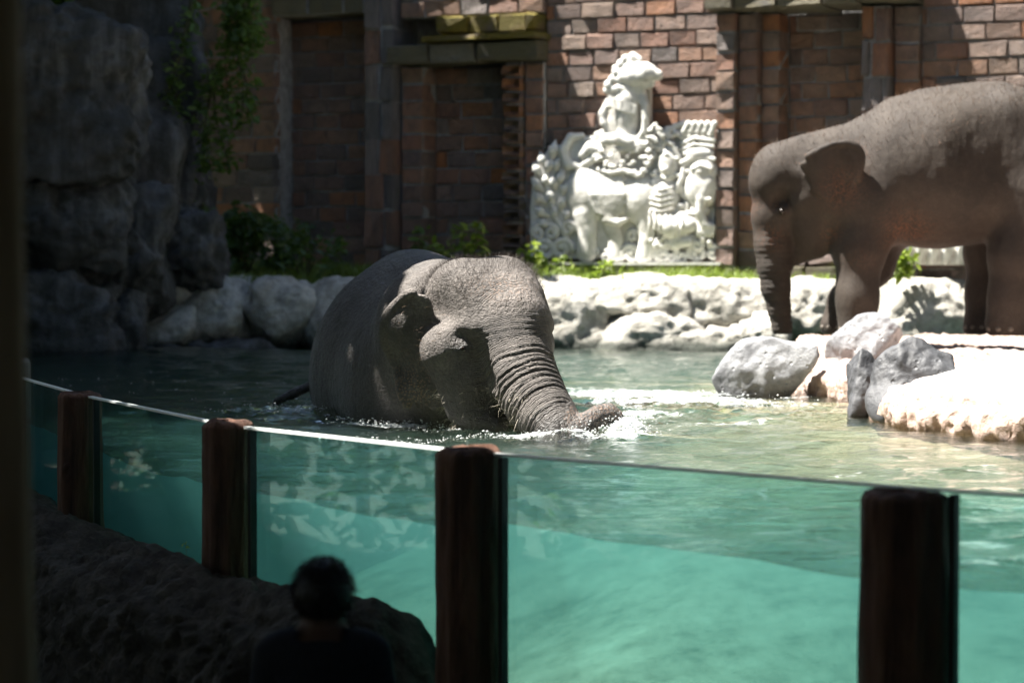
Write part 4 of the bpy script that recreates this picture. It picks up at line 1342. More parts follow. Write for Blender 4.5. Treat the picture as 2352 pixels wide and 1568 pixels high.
# ================================================================== WHITE STONE RELIEF
def make_relief():
    q = NT('white_stone')
    v = q.obj()
    n1 = q.noise(v, 2.5, 7, 0.6); n2 = q.noise(v, 12, 6, 0.7)
    col = q.ramp(n1, [(0.3, (0.50, 0.485, 0.44)), (0.55, (0.66, 0.65, 0.61)), (0.8, (0.76, 0.75, 0.72))])
    col = q.mix(q.val(n2, 0.48, 0.70, 0, 0.5), col, (0.30, 0.30, 0.23))
    stone = q.pbr(col, 0.85, q.bump(n2, 0.4, 0.02))
    q = NT('mossy_plinth')
    n1 = q.noise(q.obj((1, 1, 0.4)), 5, 7, 0.65)
    plinth = q.pbr(q.ramp(n1, [(0.35, (0.07, 0.075, 0.02)), (0.5, (0.16, 0.15, 0.06)), (0.68, (0.42, 0.40, 0.35))]), 0.9, q.bump(n1, 0.6, 0.03))
    root = empty('stone_relief', (WO.x, WO.y, 0.83), W_ANG)
    tag(root, 'white stone relief of a rider on an elephant among scrolling leaves', 'relief')
    root.scale = (1, 0.72, 1)

    def rp(cx, cy, d):
        """crop coordinates of the carving -> local (along wall, depth, up)"""
        X, Yp = 1135.9 + 0.411 * cx, 61.4 + 0.411 * cy
        w = wall_w(X)
        return np.array((w, -d, wall_z(w, Yp) - 0.83))
    u = 0.00206                       # metres per crop pixel

    def sc(hi=0.02):
        return Sculpt((-1.32, -0.42, -0.03), (1.12, 0.06, 2.35), 0.0125)

    def done(s, name, mat=stone, rough=0.004):
        me = s.surface(name)
        V = coords(me); N = normals(me)
        set_coords(me, V + N * (rough * fbm(V * 12, 3, 121))[:, None])
        return link(name, me, mat, root)

    # backing slab that follows the carving
    s = sc()
    P = [(190, 1320), (185, 1000), (215, 740), (330, 640), (400, 640), (480, 590), (600, 590), (640, 420), (680, 270), (770, 150), (850, 190), (900, 300), (900, 560), (1000, 540), (1150, 515), (1250, 530), (1262, 1320)]
    pl = [tuple(rp(x, y, 0)[[0, 2]]) for (x, y) in P]
    s.plate((0, 0, 0), (1, 0, 0), (0, 0, 1), (0, -1, 0), pl, lambda U, V: 0.02 + 0 * U, 0.045, 0.0)
    done(s, 'slab')
    # spray of leaves
    s = sc()
    def leaf(x, y, ang, L, w=0.36, d=0.10):
        a = R(ang); dx, dy = math.cos(a), -math.sin(a)
        p0, p1, p2 = rp(x - dx * L, y - dy * L, d - 0.02), rp(x, y, d + 0.02), rp(x + dx * L, y + dy * L, d - 0.015)
        s.cone(p0, p1, 0.22 * w * L * u * 2, w * L * u * 1.25, 0.01, sc=(1, 0.7, 1)); s.cone(p1, p2, w * L * u * 1.25, 0.008, 0.01, sc=(1, 0.7, 1))
    for (x, y, a, L) in [(345, 690, 80, 62), (285, 745, 112, 55), (252, 800, 120, 52), (320, 775, 60, 50), (250, 880, 130, 52), (262, 955, 140, 50), (272, 1035, 150, 50), (385, 845, 70, 52), (408, 905, 60, 50), (345, 870, 100, 46), (330, 950, 110, 46), (395, 985, 65, 46), (290, 1100, 160, 46), (350, 1040, 80, 40), (420, 1050, 60, 40), (300, 860, 95, 40), (365, 770, 75, 44)]:
        leaf(x, y, a, L)
    s.chain([rp(300, 800, 0.08), rp(320, 960, 0.09), rp(350, 1060, 0.10), rp(420, 1180, 0.10)], [0.018, 0.022, 0.026, 0.03], 0.01)
    s.chain([rp(380, 800, 0.08), rp(385, 950, 0.09), rp(420, 1080, 0.1)], [0.016, 0.02, 0.022], 0.01)
    done(s, 'leaf_spray')

    def scroll(s, x, y, r, turns=1.4, start=0.0, th=0.30, d=0.10, flip=1):
        n = int(14 * turns); pts = []; rad = []
        for k in range(n + 1):
            t = k / n; a = R(start) + flip * t * turns * 2 * math.pi
            rr = r * (1 - 0.78 * t)
            pts.append(rp(x + rr * math.cos(a), y - rr * math.sin(a), d + 0.02 * t)); rad.append(max(0.008, th * r * u * (1 - 0.45 * t)))
        s.chain(pts, rad, 0.008)
        s.ball(rp(x, y, d), 0.22 * r * u, 0.005)
    s = sc()
    for (x, y, r, t, st, fl) in [(260, 1150, 40, 1.3, 90, 1), (335, 1150, 40, 1.3, 90, -1), (430, 1130, 42, 1.3, 0, 1), (300, 1250, 58, 1.4, 180, -1), (395, 1245, 58, 1.4, 0, 1), (780, 1270, 55, 1.4, 200, -1), (880, 1240, 45, 1.3, 90, 1),
                                 (960, 1275, 45, 1.4, 60, 1), (1060, 1285, 40, 1.3, 120, 1), (1150, 1260, 55, 1.4, 90, 1), (1235, 1265, 45, 1.2, 120, -1), (560, 1270, 36, 1.2, 0, 1), (640, 1285, 34, 1.2, 90, -1), (700, 1280, 34, 1.2, 0, 1), (790, 1170, 34, 1.2, 30, 1), (830, 1290, 30, 1.2, 90, 1), (910, 1295, 30, 1.2, 0, -1), (1010, 1295, 30, 1.1, 0, 1)]:
        scroll(s, x, y, r, t, st, 0.32, 0.11, fl)
    done(s, 'scrollwork')
    # the carved elephant: body, legs, cloth, curled tusk behind, head and trunk on the right
    s = sc()
    s.ball(rp(545, 930, 0.06), (0.28, 0.17, 0.30), 0.04); s.ball(rp(690, 950, 0.07), (0.34, 0.18, 0.28), 0.05); s.ball(rp(835, 965, 0.08), (0.22, 0.18, 0.28), 0.05)
    s.chain([rp(520, 1050, 0.08), rp(535, 1150, 0.10), rp(530, 1265, 0.10)], [0.14, 0.10, 0.115], 0.03)
    s.chain([rp(660, 1080, 0.06), rp(690, 1180, 0.07), rp(690, 1280, 0.08)], [0.12, 0.085, 0.095], 0.03)
    s.chain([rp(860, 1080, 0.10), rp(870, 1190, 0.11), rp(855, 1280, 0.11)], [0.12, 0.085, 0.10], 0.03)
    s.chain([rp(500, 610, 0.08), rp(440, 620, 0.10), rp(400, 690, 0.11), rp(425, 770, 0.11), rp(500, 790, 0.1)], [0.030, 0.045, 0.052, 0.055, 0.04], 0.02)
    s.chain([rp(510, 720, 0.12), rp(560, 680, 0.16), rp(610, 690, 0.16)], [0.05, 0.065, 0.06], 0.03); s.chain([rp(520, 770, 0.12), rp(590, 730, 0.17), rp(640, 730, 0.17)], [0.04, 0.05, 0.05], 0.02)
    # blanket with folds
    for k in range(9):
        x = 560 + k * 22
        s.chain([rp(x + 8, 830, 0.19), rp(x + 18, 940, 0.225), rp(x + 40 - 4 * k, 1075 - 10 * abs(k - 4), 0.20)], [0.024, 0.028, 0.022], 0.018)
    s.chain([rp(755, 850, 0.2), rp(757, 960, 0.22), rp(760, 1080, 0.2)], [0.016, 0.016, 0.016], 0.004, sub=True)
    s.chain([rp(640, 1080, 0.18), rp(720, 1095, 0.2), rp(760, 1080, 0.19)], [0.035, 0.04, 0.03], 0.02)
    # head and trunk
    s.ball(rp(1170, 900, 0.10), (0.19, 0.16, 0.23), 0.04); s.ball(rp(1185, 800, 0.13), (0.15, 0.13, 0.13), 0.04)
    s.chain([rp(1130, 800, 0.23), rp(1180, 780, 0.25), rp(1235, 800, 0.23)], [0.02, 0.024, 0.02], 0.01)
    s.ball(rp(1180, 812, 0.24), (0.045, 0.03, 0.025), 0.006)
    s.chain([rp(1215, 870, 0.17), rp(1185, 960, 0.20), rp(1170, 1040, 0.20), rp(1200, 1110, 0.18), rp(1240, 1120, 0.16)], [0.075, 0.06, 0.05, 0.045, 0.035], 0.02)
    s.chain([rp(1190, 970, 0.22), rp(1235, 965, 0.24)], [0.035, 0.02], 0.01)
    s.chain([rp(1130, 1080, 0.12), rp(1170, 1150, 0.15), rp(1225, 1150, 0.15)], [0.06, 0.055, 0.05], 0.02)
    done(s, 'carved_elephant')
    # crown and ornaments over the elephant's head
    s = sc()
    for k in range(5):
        y = 570 + k * 2
        s.chain([rp(1075 + k * 38, 660, 0.12), rp(1080 + k * 38, 590, 0.17), rp(1105 + k * 36, 545, 0.18), rp(1140 + k * 26, 560, 0.16)], [0.03, 0.032, 0.03, 0.02], 0.012)
    for (y, d, r) in ((640, 0.19, 0.026), (672, 0.20, 0.018), (745, 0.20, 0.03)):
        s.chain([rp(1065, y + 20, d - 0.03), rp(1140, y - 12, d), rp(1245, y, d - 0.02)], [r, r, r], 0.012)
    s.ball(rp(1160, 710, 0.13), (0.17, 0.11, 0.07), 0.03)
    s.chain([rp(1010, 620, 0.10), rp(1025, 560, 0.13), rp(1075, 545, 0.13), rp(1110, 590, 0.12)], [0.03, 0.034, 0.034, 0.03], 0.012)
    s.chain([rp(1080, 770, 0.16), rp(1070, 850, 0.17), rp(1040, 910, 0.17), rp(990, 925, 0.16)], [0.03, 0.034, 0.032, 0.022], 0.012)
    done(s, 'crown')
    # small curls and leaves that fill the ground between the figures
    s = sc()
    rng = np.random.default_rng(12)
    for gx in range(10):
        for gy in range(9):
            x = 890 + gx * 38 + 12 * rng.normal(); y = 600 + gy * 74 + 14 * rng.normal()
            if x > 1235: continue
            if rng.random() < 0.55:
                scroll(s, x, y, 26 + 10 * rng.random(), 1.2, rng.random() * 360, 0.34, 0.13 + 0.03 * rng.random(), 1 if rng.random() < 0.5 else -1)
            else:
                a = rng.random() * 6.28; L = 34
                s.chain([rp(x, y, 0.12), rp(x + L * 0.5 * math.cos(a), y + L * 0.5 * math.sin(a), 0.17), rp(x + L * math.cos(a + 0.5), y + L * math.sin(a + 0.5), 0.13)], [0.016, 0.030, 0.008], 0.008)
    for k in range(16):
        x = 600 + 300 * rng.random(); y = 600 + 90 * rng.random()
        scroll(s, x, y, 22, 1.1, rng.random() * 360, 0.34, 0.16, 1)
    done(s, 'curl_ornament')
    # kneeling attendant with a mask like face
    s = sc()
    s.ball(rp(990, 770, 0.10), (0.12, 0.14, 0.21), 0.03)
    s.chain([rp(945, 700, 0.16), rp(975, 645, 0.18), rp(1020, 660, 0.18), rp(1060, 740, 0.17)], [0.022, 0.026, 0.026, 0.024], 0.01)
    s.chain([rp(955, 735, 0.20), rp(990, 715, 0.22), rp(1030, 745, 0.20)], [0.018, 0.02, 0.016], 0.01)
    s.ball(rp(985, 750, 0.21), (0.05, 0.03, 0.025), 0.006)
    s.ball(rp(985, 800, 0.21), (0.05, 0.05, 0.045), 0.012)
    s.chain([rp(945, 835, 0.18), rp(985, 850, 0.21), rp(1030, 830, 0.18)], [0.018, 0.022, 0.018], 0.01)
    s.ball(rp(970, 960, 0.12), (0.16, 0.13, 0.20), 0.03)
    s.chain([rp(930, 1070, 0.14), rp(1010, 1120, 0.18), rp(1110, 1110, 0.17)], [0.12, 0.115, 0.085], 0.04)
    s.chain([rp(1060, 1070, 0.14), rp(1040, 1170, 0.15), rp(1030, 1215, 0.17), rp(1110, 1200, 0.19)], [0.09, 0.07, 0.06, 0.05], 0.03)
    s.chain([rp(910, 870, 0.14), rp(895, 960, 0.17), rp(930, 1030, 0.19)], [0.055, 0.05, 0.045], 0.02)
    for k in range(7):
        s.chain([rp(900 + k * 30, 1035 + 5 * k, 0.255), rp(905 + k * 30, 1110, 0.29), rp(885 + k * 30, 1175, 0.25)], [0.012, 0.014, 0.010], 0.004)
    for k in range(5):
        s.chain([rp(900, 900 + k * 30, 0.235), rp(960, 915 + k * 30, 0.262), rp(1030, 895 + k * 30, 0.23)], [0.010, 0.013, 0.010], 0.004)
    done(s, 'attendant')
    # the rider
    s = sc()
    s.chain([rp(760, 590, 0.12), rp(760, 500, 0.14), rp(765, 410, 0.15)], [0.12, 0.125, 0.15], 0.04, sc=(1, 0.8, 1))
    s.chain([rp(680, 400, 0.15), rp(632, 490, 0.19), rp(640, 545, 0.2), rp(668, 620, 0.18)], [0.058, 0.045, 0.040, 0.03], 0.02)
    s.chain([rp(840, 370, 0.16), rp(865, 440, 0.20), rp(872, 520, 0.21), rp(862, 590, 0.20), rp(830, 628, 0.19), rp(800, 615, 0.19), rp(808, 596, 0.2)], [0.058, 0.046, 0.040, 0.036, 0.030, 0.024, 0.014], 0.012)
    for k in range(5):
        s.chain([rp(665, 395 + k * 13, 0.235), rp(740, 415 + k * 14, 0.265), rp(825, 450 + k * 12, 0.24)], [0.010, 0.012, 0.010], 0.004)
    s.chain([rp(650, 360, 0.19), rp(720, 350, 0.22), rp(850, 360, 0.2)], [0.035, 0.04, 0.04], 0.02)
    # head turned to the right, ornaments behind
    s.ball(rp(800, 275, 0.19), (0.17, 0.13, 0.115), 0.03)
    s.chain([rp(820, 275, 0.22), rp(880, 268, 0.26), rp(945, 280, 0.25)], [0.125, 0.11, 0.055], 0.03)
    s.chain([rp(830, 325, 0.20), rp(905, 325, 0.23)], [0.07, 0.045], 0.02); s.chain([rp(860, 312, 0.34), rp(950, 300, 0.30)], [0.012, 0.012], 0.006, sub=True)
    s.chain([rp(780, 210, 0.19), rp(800, 175, 0.19), rp(835, 190, 0.2)], [0.06, 0.05, 0.035], 0.02)
    for (x, y, r) in [(735, 215, .05), (710, 260, .055), (690, 300, .05), (760, 185, .045), (665, 330, .05), (725, 300, .05), (770, 240, .05), (655, 365, .035), (745, 340, .03), (780, 330, .03), (700, 235, .03)]:
        s.ball(rp(x, y, 0.21), r, 0.008)
    s.chain([rp(800, 235, 0.30), rp(850, 232, 0.315), rp(890, 245, 0.32)], [0.016, 0.018, 0.012], 0.006)
    s.ball(rp(850, 256, 0.325), (0.03, 0.02, 0.015), 0.004)
    # crossed legs and sash
    s.chain([rp(640, 640, 0.18), rp(720, 630, 0.22), rp(790, 650, 0.23)], [0.06, 0.065, 0.05], 0.03); s.chain([rp(880, 650, 0.16), rp(800, 680, 0.2), rp(740, 690, 0.21)], [0.06, 0.055, 0.045], 0.03)
    done(s, 'rider')
    # flower clusters
    s = sc()
    rng = np.random.default_rng(6)
    for (x, y) in [(640, 700), (690, 730), (740, 760), (660, 770), (720, 690), (780, 720), (830, 690), (860, 740), (900, 700), (920, 640), (950, 590), (910, 580), (900, 620), (690, 780), (745, 795), (820, 820), (870, 800), (790, 830), (840, 840), (880, 660), (615, 740), (935, 560), (960, 620), (800, 770), (910, 740), (880, 770)]:
        n = 4
        for k in range(n):
            a = rng.random() * 6.28
            s.ball(rp(x + 15 * math.cos(a + k * 1.57), y + 13 * math.sin(a + k * 1.57), 0.215 + 0.02 * rng.random()), (0.026, 0.022, 0.018), 0.006)
        s.ball(rp(x, y, 0.235), 0.016, 0.004)
    s.chain([rp(610, 800, 0.19), rp(680, 820, 0.22), rp(760, 810, 0.22), rp(850, 830, 0.2)], [0.03, 0.032, 0.03, 0.026], 0.012)
    done(s, 'flower_garland')
    pm = box_mesh('plinth', 1.15, 0.16, 0.10)
    o = link('plinth', pm, plinth, root); o.location = (-0.05, -0.10, -0.115)
    o = link('plinth_cap', box_mesh('plinth_cap', 1.16, 0.175, 0.014), stone, root); o.location = (-0.05, -0.10, -0.004)

    # second carving, mostly hidden behind the standing elephant
    root2 = empty('stone_relief', (WO.x, WO.y, 0.83), W_ANG)
    tag(root2, 'grey stone carving of ribbed scrolls seen under the standing elephant\'s belly', 'relief')
    s = Sculpt((2.9, -0.4, -0.05), (4.5, 0.06, 0.62), 0.016)
    s.box((3.7, 0.0, 0.2), (0.75, 0.05, 0.22), 0.03, 0.0)
    for k in range(11):
        x = 3.02 + k * 0.135
        s.chain([(x, -0.06, 0.02), (x + 0.05, -0.12, 0.16), (x + 0.02, -0.13, 0.30), (x - 0.06, -0.10, 0.38)], [0.04, 0.05, 0.04, 0.025], 0.012)
    me = s.surface('scroll_slab')
    link('scroll_slab', me, stone, root2)


make_relief()


# ================================================================== PLANTS
def leaf_material(name, c0, c1):
    q = NT(name)
    n = q.noise(q.obj(), 6, 3)
    r = q.n('Attribute', attribute_name='tone').outputs['Fac']
    col = q.mix(r, c0, c1)
    p = q.n('BsdfPrincipled', {'Base Color': col, 'Roughness': 0.5})
    t = q.n('BsdfTranslucent', {'Color': q.mix(0.6, col, (0.35, 0.5, 0.05))})
    mx = q.n('MixShader', {0: 0.3, 1: p.outputs[0], 2: t.outputs[0]})
    q.t.links.new(mx.outputs[0], q.out.inputs[0])
    return q.m


def leaf_mesh(name, pts, size, seed, up=0.4, aspect=0.5):
    """Folded pointed leaves, six corners each."""
    rng = np.random.default_rng(seed)
    pts = np.asarray(pts); n = len(pts)
    d = rng.normal(0, 1, (n, 3)); d[:, 2] = d[:, 2] * 0.6 - 0.15; d /= np.linalg.norm(d, axis=1)[:, None]
    nr = rng.normal(0, 0.7, (n, 3)) + np.array([0, -0.5, up + 0.6]); s = np.cross(d, nr); s /= np.linalg.norm(s, axis=1)[:, None]
    nn = np.cross(s, d)
    L = size * (0.55 + 0.9 * rng.random(n))[:, None]
    w = L * aspect * 0.5
    V = np.stack([pts, pts + d * L * 0.4 + s * w + nn * w * 0.35, pts + d * L * 0.75 + s * w * 0.7 + nn * w * 0.2, pts + d * L - nn * L * 0.12, pts + d * L * 0.75 - s * w * 0.7 + nn * w * 0.2, pts + d * L * 0.4 - s * w + nn * w * 0.35], 1).reshape(-1, 3)
    b = (np.arange(n) * 6)[:, None]
    F = np.concatenate([b + np.array([[0, 1, 2, 3]]), b + np.array([[0, 3, 4, 5]])])
    me = mesh(name, V, F, False)
    attr(me, 'tone', np.repeat(rng.random(n), 6))
    return me


def stem_mesh(name, paths, r0, r1):
    V, F = [], []
    for P in paths:
        P = [Vector(p) for p in P]
        n = len(P)
        for i, p in enumerate(P):
            t = (P[min(i + 1, n - 1)] - P[max(i - 1, 0)]).normalized()
            a = t.orthogonal().normalized(); b = t.cross(a)
            r = r0 + (r1 - r0) * i / max(1, n - 1)
            k0 = len(V)
            for k in range(6):
                an = k * math.pi / 3
                V.append(p + (a * math.cos(an) + b * math.sin(an)) * r)
            if i:
                for k in range(6):
                    F.append((k0 - 6 + k, k0 - 6 + (k + 1) % 6, k0 + (k + 1) % 6, k0 + k))
    return mesh(name, V, F)


M['vine'] = leaf_material('vine_leaf', (0.025, 0.06, 0.012), (0.09, 0.16, 0.03))
M['shrub'] = leaf_material('shrub_leaf', (0.018, 0.045, 0.014), (0.05, 0.10, 0.028))
M['weed'] = leaf_material('weed_leaf', (0.10, 0.16, 0.02), (0.26, 0.32, 0.05))
M['grass'] = leaf_material('grass_blade', (0.06, 0.10, 0.015), (0.20, 0.26, 0.05))
M['stem'] = NT('green_stem').pbr((0.06, 0.06, 0.025), 0.8)
M['bark'] = rock_mat('tree_bark', (0.03, 0.022, 0.016), (0.08, 0.06, 0.045), (0.14, 0.11, 0.085), 4)


def plant(name, label, cat, base, paths, leaves, mat, size, seed, group=None, aspect=0.5, r0=0.012):
    root = empty(name, base)
    tag(root, label, cat, group)
    b = np.array(base)
    link('stem', stem_mesh('stem', [[np.array(p) - b for p in P] for P in paths], r0, r0 * 0.3), M['stem'], root)
    o = link('leaves', leaf_mesh('leaves', np.array(leaves) - b, size, seed, aspect=aspect), mat, root)
    o['kind'] = 'stuff'
    return root


def make_plants():
    rng = np.random.default_rng(3)
    # vines hanging over the dark wall corner
    vines = [(430, -20, 560, 320, 24.6, 150, 'long leafy vine hanging down the dark brick corner by the cliff'),
             (545, -40, 560, 130, 24.4, 120, 'bright leafed vine tuft hanging from the wall top by the cliff'),
             (470, 150, 490, 420, 24.7, 120, 'thin vine trailing lower beside the dark wall corner')]
    for k, (x0, y0, x1, y1, Y, n, lab) in enumerate(vines):
        pts, paths = [], []
        for j in range(5 if k < 2 else 3):
            P = []
            xa = x0 + (x1 - x0) * rng.random(); xb = xa + rng.normal(0, 25)
            for t in np.linspace(0, 1, 9):
                P.append(np.array(at(xa + (xb - xa) * t + 8 * math.sin(t * 7 + j), y0 + (y1 - y0) * t * (0.5 + 0.5 * rng.random() if t == 1 else 1), Y + 0.1 * rng.normal())))
            paths.append(P)
            for i in range(n):
                t = rng.random() ** 0.8 * 8; i0 = min(int(t), 7)
                p = P[i0] + (P[i0 + 1] - P[i0]) * (t - i0)
                pts.append(p + rng.normal(0, 0.055, 3))
        plant('vine', lab, 'vine', tuple(paths[0][0]), paths, pts, M['vine'], 0.085, 40 + k, 'vines on the wall')
    # shrubs along the shaded bank
    for k, (x, y, rx, ry, n, lab) in enumerate([(560, 560, 75, 75, 900, 'dense dark shrub growing against the niche wall'), (470, 620, 70, 40, 500, 'low dark shrub spilling over the pointed boulder'), (700, 570, 60, 45, 320, 'thin weedy shrub at the foot of the first niche'), (390, 655, 40, 40, 300, 'dark creeping plant hanging over the round boulder')]):
        c = at(x, y, 25.0 - 0.5 * (k == 3) - 0.5 * (k == 1)); pts = []; paths = []
        base = Vector((c.x, c.y, 0.62))
        for j in range(7):
            tip = c + Vector((rng.normal(0, rx / 430), rng.normal(0, 0.15), rng.normal(0, ry / 430)))
            paths.append([np.array(base), np.array(base.lerp(tip, 0.5) + Vector((0.03, 0, 0.05))), np.array(tip)])
        cl = [np.array(c) + rng.normal(0, 1, 3) * np.array([rx / 330, 0.18, ry / 330]) for _ in range(14)]
        for i in range(n):
            pts.append(cl[rng.integers(14)] + rng.normal(0, 0.075, 3))
        plant('shrub', lab, 'shrub', tuple(base), paths, pts, M['shrub'], 0.10, 60 + k, 'shrubs on the shaded bank')
    # sunlit weeds
    for k, (x, yb, yt, n, sp, lab, sz) in enumerate([(1085, 600, 525, 70, 0.10, 'yellow green weed rising behind the bathing elephant\'s head', 0.12), (1012, 602, 570, 60, 0.10, 'low green weed left of the yellow weed', 0.10), (1235, 612, 580, 90, 0.10, 'small leafy weed at the corner of the white relief', 0.09), (1385, 622, 595, 40, 0.09, 'little weed in front of the mossy plinth', 0.07), (1290, 622, 596, 50, 0.10, 'white dusted weed at the left end of the plinth', 0.07), (975, 600, 520, 40, 0.07, 'slender shaded weed beside the second niche', 0.09), (2085, 612, 565, 110, 0.10, 'leafy weed behind the standing elephant\'s foreleg', 0.10)]):
        Y = 25.3 if x < 1300 else 24.9
        if x > 2000: Y = 23.6
        b = at(x, yb, Y); t = at(x, yt, Y); paths = []; pts = []
        for j in range(5):
            tip = t + Vector((rng.normal(0, sp), rng.normal(0, sp), rng.normal(-0.03, 0.06)))
            P = [np.array(b.lerp(tip, q)) + rng.normal(0, 0.012, 3) for q in np.linspace(0, 1, 6)]
            paths.append(P)
            for i in range(n // 5):
                q = 0.2 + 0.8 * rng.random(); i0 = min(int(q * 5), 4)
                pts.append(P[i0] + (P[i0 + 1] - P[i0]) * (q * 5 - i0) + rng.normal(0, 0.03, 3))
        plant('weed', lab, 'weed', tuple(b), paths, pts, M['weed'] if k != 5 else M['vine'], sz, 80 + k, 'weeds at the wall foot', 0.45, 0.007)
    # seedling at the ledge
    b = Vector((-1.25, 9.22, LEDGE_Z + 0.01)); P = [np.array(b), np.array(b + Vector((0.004, 0, 0.045))), np.array(b + Vector((0.0, 0, 0.085)))]
    plant('seedling', 'tiny seedling growing from the ledge at the glass foot', 'seedling', tuple(b), [P], [P[2] + np.array((dx, 0, dz)) for dx, dz in ((0, 0), (0.004, 0.0), (-0.004, 0.0), (0, -0.02), (0.002, -0.02))], M['weed'], 0.026, 99, None, 0.4, 0.0016)
    # grass
    n = 26000
    x = rng.uniform(-5.2, 6.5, n); y = 24.1 + rng.random(n) ** 1.2 * 2.9
    on = (y < WO.y + (WT.y / WT.x) * (x - WO.x) - 0.1)
    z = 0.60 + 0.12 * sstep(24.2, 26.5, y)
    dens = fbm(np.stack([x, y, 0 * x], -1) * 1.1, 3, 131)
    on &= (dens > -0.25)
    x, y, z = x[on], y[on], z[on]; n = len(x)
    h = 0.10 + 0.10 * rng.random(n) * (1 + dens[on]) + 0.10 * (x > 3.3)
    lean = rng.normal(0, 0.45, (n, 2)) * h[:, None]; a = rng.random(n) * 6.28; w = 0.008
    B = np.stack([x, y, z - 0.02], 1); sd = np.stack([np.cos(a), np.sin(a), 0 * a], 1) * w
    md = B + np.stack([lean[:, 0] * 0.35, lean[:, 1] * 0.35, h * 0.6], 1); tp = B + np.stack([lean[:, 0], lean[:, 1], h], 1)
    V = np.stack([B - sd, B + sd, md + sd * 0.7, md - sd * 0.7, tp], 1).reshape(-1, 3)
    k = (np.arange(n) * 5)[:, None]
    me = mesh('grass', V, np.concatenate([k + np.array([[0, 1, 2]]), k + np.array([[0, 2, 3]]), k + np.array([[3, 2, 4]])]), False)
    attr(me, 'tone', np.repeat(np.clip(rng.random(n) * 0.7 + 0.3 * (dens[on] + 0.5), 0, 1), 5))
    o = link('grass', me, M['grass'])
    tag(o, 'short grass growing along the far bank', 'grass', kind='stuff')


def make_tree(label, base, crown, n_clump, n_leaf, size, seed, lean=0.0):
    """Shade trees: tapered trunk, limbs, crown of leaf clumps."""
    rng = np.random.default_rng(seed)
    root = empty('shade_tree', base)
    tag(root, label, 'tree', 'shade trees beside the pool')
    b = np.array(base); c = np.array(crown[0]); r = np.array(crown[1])
    fork = b + (c - b) * np.array([0.25, 0.25, 0.62])
    paths = [[b, b + (fork - b) * 0.5 + np.array([0.15, 0.1, 0]), fork]]
    me = stem_mesh('trunk', [[p - b for p in P] for P in paths], 0.26, 0.17)
    link('trunk', me, M['bark'], root)
    cl = []
    for k in range(n_clump):
        d = rng.normal(0, 1, 3); d /= np.linalg.norm(d)
        cl.append(c + d * r * (0.35 + 0.65 * rng.random() ** 0.6))
    limbs = [[fork - b, (fork + (q - fork) * 0.5 + np.array([0, 0, 0.25])) - b, q - b] for q in cl[::3]]
    link('limbs', stem_mesh('limbs', limbs, 0.09, 0.015), M['bark'], root)['kind'] = 'stuff'
    pts = np.concatenate([q + rng.normal(0, 1, (n_leaf, 3)) * np.array([0.34, 0.34, 0.22]) for q in cl])
    o = link('crown', leaf_mesh('crown', pts - b, size, seed, aspect=0.6), M['vine'], root)
    o['kind'] = 'stuff'


make_plants()
make_tree('tall leafy tree behind the rock cliff', (-6.9, 26.2, 0.6), ((-5.35, 25.8, 6.6), (2.7, 2.4, 1.9)), 90, 100, 0.32, 11)
make_tree('broad tree at the corner of the pool beside the cliff', (-8.2, 22.0, -0.95), ((-6.7, 22.4, 6.2), (2.2, 2.4, 1.7)), 90, 100, 0.32, 14)
make_tree('leafy tree on the visitor side shading the pool', (-6.6, 17.6, -0.95), ((-5.0, 18.2, 5.6), (2.0, 4.2, 1.0)), 46, 80, 0.27, 12)
make_tree('leafy tree over the bathing elephant', (-4.9, 13.4, -0.95), ((-3.22, 14.05, 5.2), (0.80, 1.25, 0.55)), 28, 90, 0.24, 13)
make_tree('dark tree crowding behind the cliff top', (-6.2, 29.0, 0.6), ((-5.2, 28.8, 3.6), (2.2, 1.2, 1.9)), 90, 110, 0.30, 15)


for k, (x, y, h) in enumerate([(-3.5, 31.5, 8.5), (1.8, 31.0, 9.0), (6.8, 30.0, 8.5), (11.5, 26.0, 8.5), (12.0, 19.0, 8.0), (11.5, 12.0, 8.0), (-12.0, 24.0, 8.0)]):  # unseen trees added to cut sky light
    what = ['behind the two dark niches', 'behind the white relief wall', 'behind the brick gateway', 'past the end of the brick wall', 'beyond the rock platform', 'beyond the near end of the glass', 'beyond the cliff tree'][k]
    make_tree('unseen tree added to block sky ' + what, (x, y, 0.0), ((x, y, h * 0.72), (3.3, 2.6, h * 0.42)), 110, 60, 0.60, 20 + k)
make_tree('wide crown added to block sky over the rock platform', (9.0, 13.0, 0.0), ((6.8, 13.0, 9.0), (4.9, 9.0, 1.6)), 340, 70, 0.62, 31)  # this and the next crowns added to block sky, sun path left open
make_tree('wide crown added to block sky over the visitor shelter', (-7.8, 1.5, -0.95), ((-1.0, 1.8, 8.0), (7.5, 4.2, 1.6)), 280, 70, 0.62, 32)
make_tree('tree added to block sky at the far end of the visitor side', (-11.5, 9.0, -0.95), ((-8.6, 9.5, 8.0), (3.2, 4.5, 1.8)), 150, 70, 0.6, 33)
make_tree('tree added to block sky over the near end of the glass', (8.5, 5.5, -0.95), ((3.7, 6.3, 8.6), (4.2, 3.6, 1.4)), 170, 70, 0.6, 34)
make_tree('tree added to block sky over the far corner of the cliff', (-11.0, 17.5, -0.95), ((-8.4, 17.5, 8.2), (3.2, 5.0, 1.8)), 160, 70, 0.6, 35)


